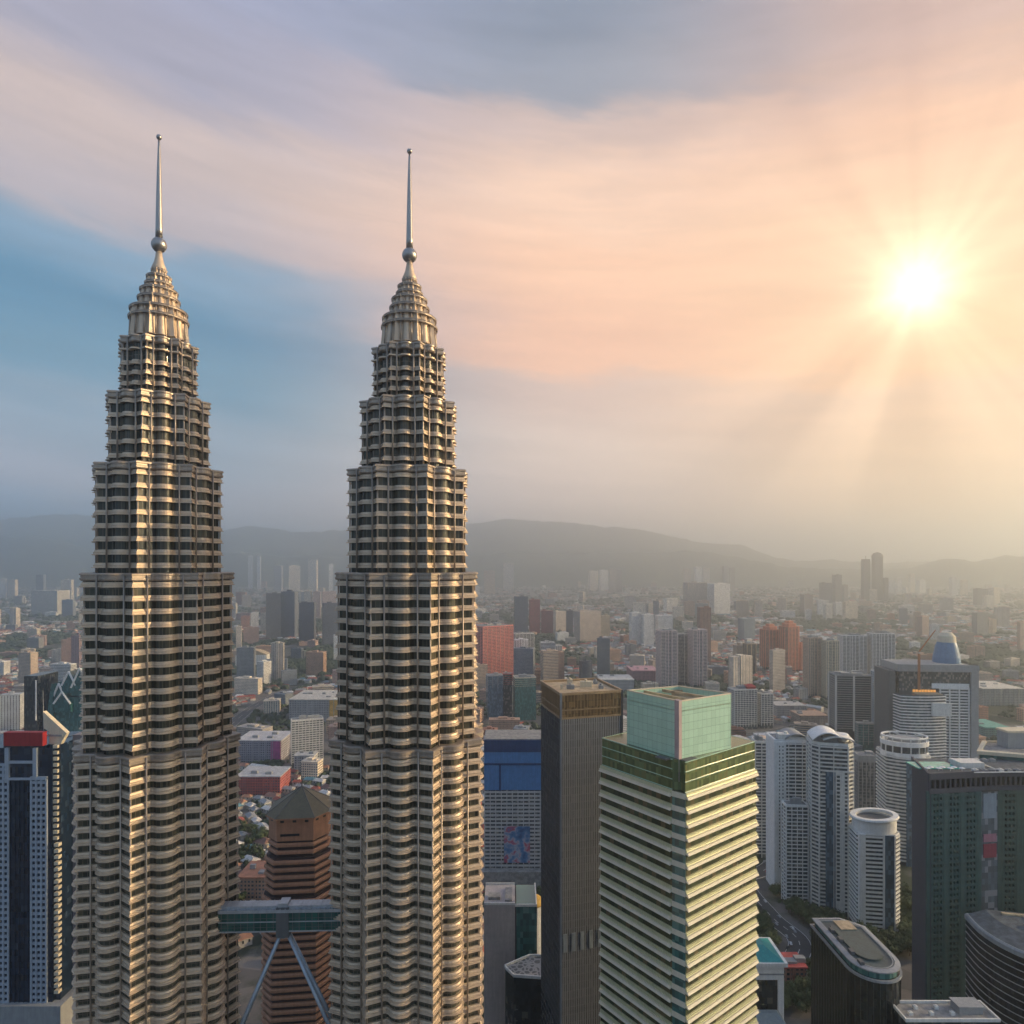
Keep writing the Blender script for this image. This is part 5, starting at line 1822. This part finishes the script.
def dome(px, pyb, Y, r, colr, label):
    x = X(px, Y)
    t = thing('domed_hall', label, 'domed building', (x, Y, 0))
    FOOT.append((x, Y, r * 1.2))
    h = Z(pyb, Y)
    MB().lathe([(.01, 0), (r, 0), (r, h), (.01, h)], 24).build('drum', 'offwhite', t)
    MB().lathe([(r * 1.05 * cos(a), h + .02 + r * .8 * sin(a)) for a in [i * pi / 2 / 9 * .995 for i in range(10)]], 28).build('dome', 'tint', t, smooth=True, col=colr)


dome(762, 741, 860, 9.5, (.60, .42, .30), 'pale peach dome peeping beside the green-crowned tower')
dome(533, 903, 480, 7.5, (.50, .30, .05), 'gold dome behind the beige-walled block')

# ------------------------------------------------------------------ the rest of the city
OCC = [(78, 236, 575, 2000), (72, 240, 735, 2000), (338, 480, 575, 2000), (334, 488, 735, 2000), (541, 622, 694, 2000), (600, 758, 742, 2000), (626, 732, 690, 742), (264, 336, 835, 2000), (0, 70, 740, 2000),
       (485, 541, 742, 875), (768, 808, 742, 885), (807, 853, 745, 900), (877, 930, 757, 890), (852, 900, 830, 925), (913, 1100, 770, 2000), (897, 976, 672, 755), (812, 905, 970, 2000), (829, 893, 690, 740),
       (656, 707, 640, 684), (803, 838, 645, 690)]


def hidden(x, y, h=8):
    px, py = ppx(x, y), HY + (EYE - h) * F / y
    if px < -25 or px > 1049 or py > 1045:
        return True
    for a, b_, t, u in OCC:
        if a + 12 < px < b_ - 12 and t + 2 < py < u:
            return True
    return False


class Grid:
    """footprint look-up"""
    def __init__(s, cell=150.0):
        s.c, s.d = cell, {}

    def add(s, x, y, r):
        k = int(math.ceil(r / s.c))
        i, j = int(x // s.c), int(y // s.c)
        for a in range(i - k, i + k + 1):
            for b in range(j - k, j + k + 1):
                s.d.setdefault((a, b), []).append((x, y, r))

    def free(s, x, y, r):
        for u, v, q in s.d.get((int(x // s.c), int(y // s.c)), ()):
            if (x - u) ** 2 + (y - v) ** 2 < (r + q) ** 2:
                return False
        return True


GR = Grid()
for f in FOOT:
    GR.add(*f)
rnd = random.Random(11)


def sample(y0, y1):
    """a spot on the plain, evenly spread over the picture's rows"""
    pa, pb = EYE * F / y0, EYE * F / y1
    r = pb + (pa - pb) * rnd.random()
    y = EYE * F / r
    x = X(rnd.uniform(-20, 1044), y)
    return x, y


def where(x, y):
    px = ppx(x, y)
    return 'left of the twin towers' if px < 90 else 'between the twin towers' if px < 345 else 'right of the twin towers' if px < 640 else 'past the green-crowned tower' if px < 830 else 'below the sun'


# middle-rise blocks, each with its own colour and size
PAL = [(WH, 'white'), (CR, 'cream'), (TN, 'tan'), (GY, 'grey'), ((.46, .30, .25), 'rose'), ((.22, .25, .29), 'slate'), ((.52, .47, .42), 'beige'), ((.42, .19, .12), 'brick'), ((.55, .34, .24), 'orange-pink')]  # rose and orange-pink put warm sunlight on the blocks into the wall colour
PROTO = {}


def generic_block(x, y, w, d, h, col, cname, kindi, rz, label, group):
    mats = ('facade', 'facade_bands', 'facade_piers', 'facade_fine')
    key = (kindi, round(w / 6), round(d / 6), round(h / 12))
    if key not in PROTO:
        ww, dd, hh = key[1] * 6, key[2] * 6, key[3] * 12
        r = random.Random(hash(key) % 999)
        b = MB().box(-ww / 2, ww / 2, -dd / 2, dd / 2, 0, hh)
        if key[0] == 2 and hh > 24:
            b.box(-ww * .14, ww * .14, -dd / 2 - 2, dd / 2 + 2, 0, hh + 4)
        if key[0] == 1:
            b.box(-ww / 2 + 3, ww / 2 + 5, dd * .1, dd / 2 + 3, 0, hh * .8)
        q = MB().box(-ww / 2 - .4, ww / 2 + .4, -dd / 2 - .4, dd / 2 + .4, hh, hh + 1.1)
        q.box(-ww * .2, ww * .1, -dd * .25, dd * .2, hh + 1.1, hh + 4.5).box(ww * .2, ww * .34, -dd * .2, dd * .1, hh + 1.1, hh + 3)
        PROTO[key] = (b.mesh('wall', mats[kindi]), q.mesh('roof', 'tint'), max(ww, dd))
    wm, rm, s_ = PROTO[key]
    t = thing('apartment_tower' if h > 50 else 'apartment_block' if h > 22 else 'shop_block', label, 'building', (x, y, 0), rz, group)
    k = rnd.uniform(.8, 1.1)
    put('wall', wm, t, col=tuple(min(.8, v * k) for v in col))
    put('roof', rm, t, col=tuple(v * k * .85 for v in col))
    GR.add(x, y, s_ * .62)


n = 0
for _ in range(16000):
    if n >= 420:
        break
    x, y = sample(900, 11000)
    tall = vn(x * .0007 + 5, y * .0007) > -.12
    w, d = rnd.uniform(22, 60), rnd.uniform(14, 26)
    h = rnd.choice((14, 20, 26, 36)) if not tall else rnd.choice((40, 60, 80, 100))
    if y < 1500:
        h = min(h, 30)
    if y > 3500:
        w *= 1.4
        d *= 1.4
    if hidden(x, y, h) or not GR.free(x, y, w * .75):
        continue
    c, cn = rnd.choices(PAL, (5, 4, 2, 1.5, 2, 1, 3, 1.2, 2))[0]
    far = 'near' if y < 1700 else 'mid-distance' if y < 3500 else 'far hazy'
    size = 'tall' if h > 50 else 'mid-rise' if h > 22 else 'low'
    generic_block(x, y, w, d, h, c, cn, rnd.randrange(4), rnd.uniform(-.5, .5), '%s %s %s block on the %s plain %s' % (size, cn, 'flat-roofed', far, where(x, y)), 'blocks of the city plain, %s %s, %s, %s' % (size, cn, far, where(x, y)))
    n += 1

# small houses with pitched roofs: the nearest are things of their own
RCOL = [((.36, .09, .06), 'red'), ((.36, .18, .11), 'orange'), ((.20, .11, .09), 'brown'), ((.30, .31, .33), 'grey'), ((.58, .56, .54), 'pale'), ((.10, .24, .30), 'blue')]
RW = (3.6, 2.4, 2.6, 3, 4, 1)


def house_meshes(w, d, h):
    b = MB().box(-w / 2, w / 2, -d / 2, d / 2, 0, h)
    for i in range(max(2, int(w / 4))):
        x = -w / 2 + (i + .5) * w / max(2, int(w / 4))
        b.box(x - .7, x + .7, -d / 2 - .06, -d / 2 + .02, h * .45, h * .8, 1)
        b.box(x - .7, x + .7, d / 2 - .02, d / 2 + .06, h * .45, h * .8, 1)
    q = MB()
    e, rh = .8, d * .26
    vs = [(-w / 2 - e, -d / 2 - e, h - .25), (w / 2 + e, -d / 2 - e, h - .25), (w / 2 + e, d / 2 + e, h - .25), (-w / 2 - e, d / 2 + e, h - .25), (-w / 2 + d * .2, 0, h + rh), (w / 2 - d * .2, 0, h + rh)]
    q.add(vs, [(0, 1, 5, 4), (2, 3, 4, 5), (1, 2, 5), (3, 0, 4), (3, 2, 1, 0)])
    q.box(w * .2, w * .2 + 1, -.6, .4, h + rh * .4, h + rh + .8)
    return b.mesh('wall', ['tint', 'glass_dark']), q.mesh('roof', 'tint')


HM = [(house_meshes(w, d, h), max(w, d)) for w, d, h in ((11, 8, 5), (14, 9, 6.5), (22, 10, 7), (34, 11, 8), (16, 12, 6))]
spots = []
for _ in range(90000):
    if len(spots) >= 8000:
        break
    x, y = sample(480, 10500)
    if vn(x * .0022, y * .0022) < .0:
        continue
    i = rnd.choices(range(5), (4, 4, 3, 2, 2))[0]
    s_ = HM[i][1]
    if not GR.free(x, y, s_ * .55):
        continue
    GR.add(x, y, s_ * .52)
    spots.append((y, x, i, vn(x * .004, y * .004 + 9) * 1.6 + rnd.uniform(-.15, .15), hidden(x, y, 9)))
spots.sort()
mass = {k: MB() for k in range(len(RCOL))}
massw = MB()
single = 0
for y, x, i, rz, hid in spots:
    (wm, rm), s_ = HM[i]
    ci = rnd.choices(range(6), RW)[0]
    c, cn = RCOL[ci]
    wc = rnd.choice(((.55, .53, .50), (.50, .44, .36), (.42, .40, .38), (.60, .60, .58)))
    if single < 300 and not hid:
        single += 1
        kind = 'long terrace' if i in (2, 3) else 'small house'
        t = thing('terrace_house' if i in (2, 3) else 'house', '%s with a %s pitched roof among trees %s' % (kind, cn, where(x, y)), 'house', (x, y, 0), rz, '%s roofed %ss %s' % (cn, kind, where(x, y)))
        k = rnd.uniform(.85, 1.1)
        put('wall', wm, t, col=tuple(min(.8, v * k) for v in wc))
        put('roof', rm, t, col=tuple(v * k for v in c))
    else:
        m3 = Matrix.Rotation(rz, 3, 'Z')
        k = 1.0 if y < 2500 else 1.35
        for src, dst in ((wm, massw), (rm, mass[ci])):
            vs = [tuple(m3 @ (v.co * k) + Vector((x, y, 0))) for v in src.vertices]
            dst.add(vs, [tuple(p.vertices) for p in src.polygons if p.material_index == 0])
allm = MB()
mats = [paint('far_wall', (.48, .45, .41), .8, streak=False, scale=.02, var=.4)]
allm.add(massw.v, massw.f, 0)
for ci, (c, cn) in enumerate(RCOL):
    mats.append(paint('far_roof', c, .8, streak=False, scale=.02, var=.3))
    allm.add(mass[ci].v, mass[ci].f, ci + 1)
o = put('distant_houses', allm.mesh('distant_houses', mats))
tag(o, 'mass of small houses spreading over the distant plain', 'houses', kind='stuff')

# ------------------------------------------------------------------ trees
def leaf_mat(name, a, b_):
    m, N, p = base_mat(name)
    tc = N.n('ShaderNodeTexCoord').outputs['Object']
    oi = N.n('ShaderNodeObjectInfo')
    n = N.noise(tc, .35, 4.0, .7)
    f = N.m('MULTIPLY_ADD', oi.outputs['Random'], .4, N.m('MULTIPLY', n, .8))
    N.put(p.inputs['Base Color'], N.ramp(f, [(.25, a), (.85, b_)], 'LINEAR'))
    p.inputs['Roughness'].default_value = .8
    return m


M['leaf'] = leaf_mat('leaf', (.016, .034, .012), (.07, .10, .035))
M['bark'] = paint('bark', (.09, .065, .045), .9)


def ico():
    b = bmesh.new()
    bmesh.ops.create_icosphere(b, subdivisions=1, radius=1)
    vs = [tuple(v.co) for v in b.verts]
    fs = [tuple(v.index for v in f.verts) for f in b.faces]
    b.free()
    return vs, fs


IV, IF = ico()


def crown(seed, w, h0, h1, leaves=900):
    r = random.Random(seed)
    b = MB()
    lobes = [(r.gauss(0, w * .3), r.gauss(0, w * .3), r.uniform(h0 + (h1 - h0) * .25, h1 * .92), r.uniform(.2, .36) * w) for _ in range(11)]
    for _ in range(leaves):
        lx, ly, lz, lr = r.choice(lobes)
        v = Vector((r.gauss(0, 1), r.gauss(0, 1), r.gauss(0, .8))).normalized() * lr * r.uniform(.6, 1.08)
        c = Vector((lx, ly, lz)) + v
        n = (v.normalized() + Vector((r.uniform(-.7, .7), r.uniform(-.7, .7), r.uniform(-.2, .8)))).normalized()
        u = n.orthogonal().normalized()
        k = n.cross(u)
        s_ = r.uniform(.35, .85)
        b.add([tuple(c + u * s_), tuple(c + k * s_ * .7), tuple(c - u * s_), tuple(c - k * s_ * .7)], [(0, 1, 2, 3)])
    for lx, ly, lz, lr in lobes:
        b.add([(lx + x * lr * .7, ly + y * lr * .7, lz + z * lr * .6) for x, y, z in IV], IF)
    return b.mesh('crown', 'leaf')


def trunk(seed, h0, h1, w):
    r = random.Random(seed)
    b = MB().tube((0, 0, -.2), (0, 0, h0 + 1.2), .34, 7, .22)
    for i in range(5):
        a = i * 1.26 + r.random()
        b.tube((0, 0, h0 + .4), (w * .3 * cos(a), w * .3 * sin(a), h0 + (h1 - h0) * .55), .18, 5, .06)
    return b.mesh('trunk', 'bark')


TR = []
for k, (w, h0, h1) in enumerate(((9, 2.2, 10), (12, 2.6, 12), (7, 3, 12.5), (14, 2.6, 11), (10, 2, 8))):
    TR.append((crown(k, w, h0, h1), trunk(k, h0, h1, w), w))
n = 0
TN_ = ('round-crowned', 'broad', 'upright', 'wide spreading', 'low bushy')
cand = []
for _ in range(40000):
    if len(cand) > 2600:
        break
    x, y = sample(430, 1500)
    i = rnd.randrange(5)
    px, py = ppx(x, y), HY + EYE * F / y
    grove = vn(x * .006 + 31, y * .006) > -.02 or (745 < px < 812 and py > 862)
    if not grove or hidden(x, y, 8) or not GR.free(x, y, TR[i][2] * .30):
        continue
    GR.add(x, y, TR[i][2] * .30)
    cand.append((y, x, i))
cand.sort()
for y, x, i in cand[:290]:
    c, tk, w = TR[i]
    t = thing('tree', '%s dark green tree standing %s' % (TN_[i], where(x, y)), 'tree', (x, y, 0), rnd.uniform(0, 6.28), '%s trees %s' % (TN_[i], where(x, y)))
    k = rnd.uniform(.8, 1.2)
    t.scale = (k, k, k * rnd.uniform(.9, 1.1))
    put('crown', c, t)
    put('trunk', tk, t)
# woodland beyond: one mass
wood = MB()
for y, x, i in cand[290:]:
    k = rnd.uniform(.8, 1.2) * TR[i][2] * .5
    for _ in range(3):
        ox, oy = rnd.gauss(0, k * .5), rnd.gauss(0, k * .5)
        s_ = k * rnd.uniform(.5, .8)
        wood.add([(x + ox + vx * s_ * rnd.uniform(.75, 1.2), y + oy + vy * s_ * rnd.uniform(.75, 1.2), k * .7 + vz * s_ * rnd.uniform(.8, 1.2)) for vx, vy, vz in IV], IF)
for _ in range(45000):
    x, y = sample(1450, 10800)
    if vn(x * .0022, y * .0022) > .16 or vn(x * .007 + 4, y * .007) < -.2:
        continue
    k = rnd.uniform(5, 9) * (1.0 + y / 6000)
    if not GR.free(x, y, k * .4):
        continue
    wood.add([(x + vx * k * rnd.uniform(.7, 1.3), y + vy * k * rnd.uniform(.7, 1.3), k * .3 + vz * k * rnd.uniform(.6, 1.0)) for vx, vy, vz in IV], IF)
M['wood'] = leaf_mat('woodland_leaf', (.010, .024, .012), (.036, .058, .026))
tag(wood.build('woodland', 'wood'), 'dark woodland patches across the city plain', 'woodland', kind='stuff')
print('houses', len(spots), 'trees', len(cand), 'blocks', len(PROTO))


# ------------------------------------------------------------------ cars on the curving road
def car_meshes():
    b = MB()
    prof = [(-2.1, .35), (2.1, .35), (2.15, .75), (1.2, .92), (.6, 1.42), (-1.1, 1.45), (-1.75, .95), (-2.15, .85)]
    b.loft([[(x, -.85, z) for x, z in prof], [(x, .85, z) for x, z in prof]])
    g = MB().loft([[(x, -.88, z) for x, z in ((1.0, .95), (.5, 1.36), (-1.0, 1.38), (-1.5, .97))], [(x, .88, z) for x, z in ((1.0, .95), (.5, 1.36), (-1.0, 1.38), (-1.5, .97))]])
    w = MB().tube((0, -.12, 0), (0, .12, 0), .34, 12)
    return b.mesh('body', 'tint'), g.mesh('glazing', 'glass_dark'), w.mesh('wheel', 'black')


CB, CG, CW = car_meshes()
CCOL = [((.7, .7, .7), 'white'), ((.05, .05, .055), 'black'), ((.35, .36, .38), 'silver'), ((.4, .03, .03), 'red'), ((.05, .12, .3), 'blue')]


def car(px, py, rz):
    x, y = G(px, py)
    c, cn = rnd.choices(CCOL, (4, 3, 4, 1, 1))[0]
    t = thing('car', '%s car driving on the curving road below the pale apartment towers' % cn, 'car', (x, y, .05), rz, '%s cars on the curving road' % cn)
    put('body', CB, t, col=c)
    put('glazing', CG, t)
    for u in (-1.35, 1.35):
        for v in (-.82, .82):
            put('wheel', CW, t, (u, v, .34))


pts = [(770, 985), (785, 965), (797, 945), (788, 930), (772, 916), (757, 898), (750, 884), (764, 868), (790, 844)]
for i in range(len(pts) - 1):
    (a, b_), (c, d) = pts[i], pts[i + 1]
    p, q = G(a, b_), G(c, d)
    ang = atan2(q[1] - p[1], q[0] - p[0])
    for f in (.1, .45, .8):
        f += rnd.uniform(-.1, .1)
        o = rnd.choice((-4.5, 4.5))
        x, y = p[0] + (q[0] - p[0]) * f - o * sin(ang), p[1] + (q[1] - p[1]) * f + o * cos(ang)
        if y > 420:
            car(ppx(x, y), HY + EYE * F / y, ang + (pi if o > 0 else 0))
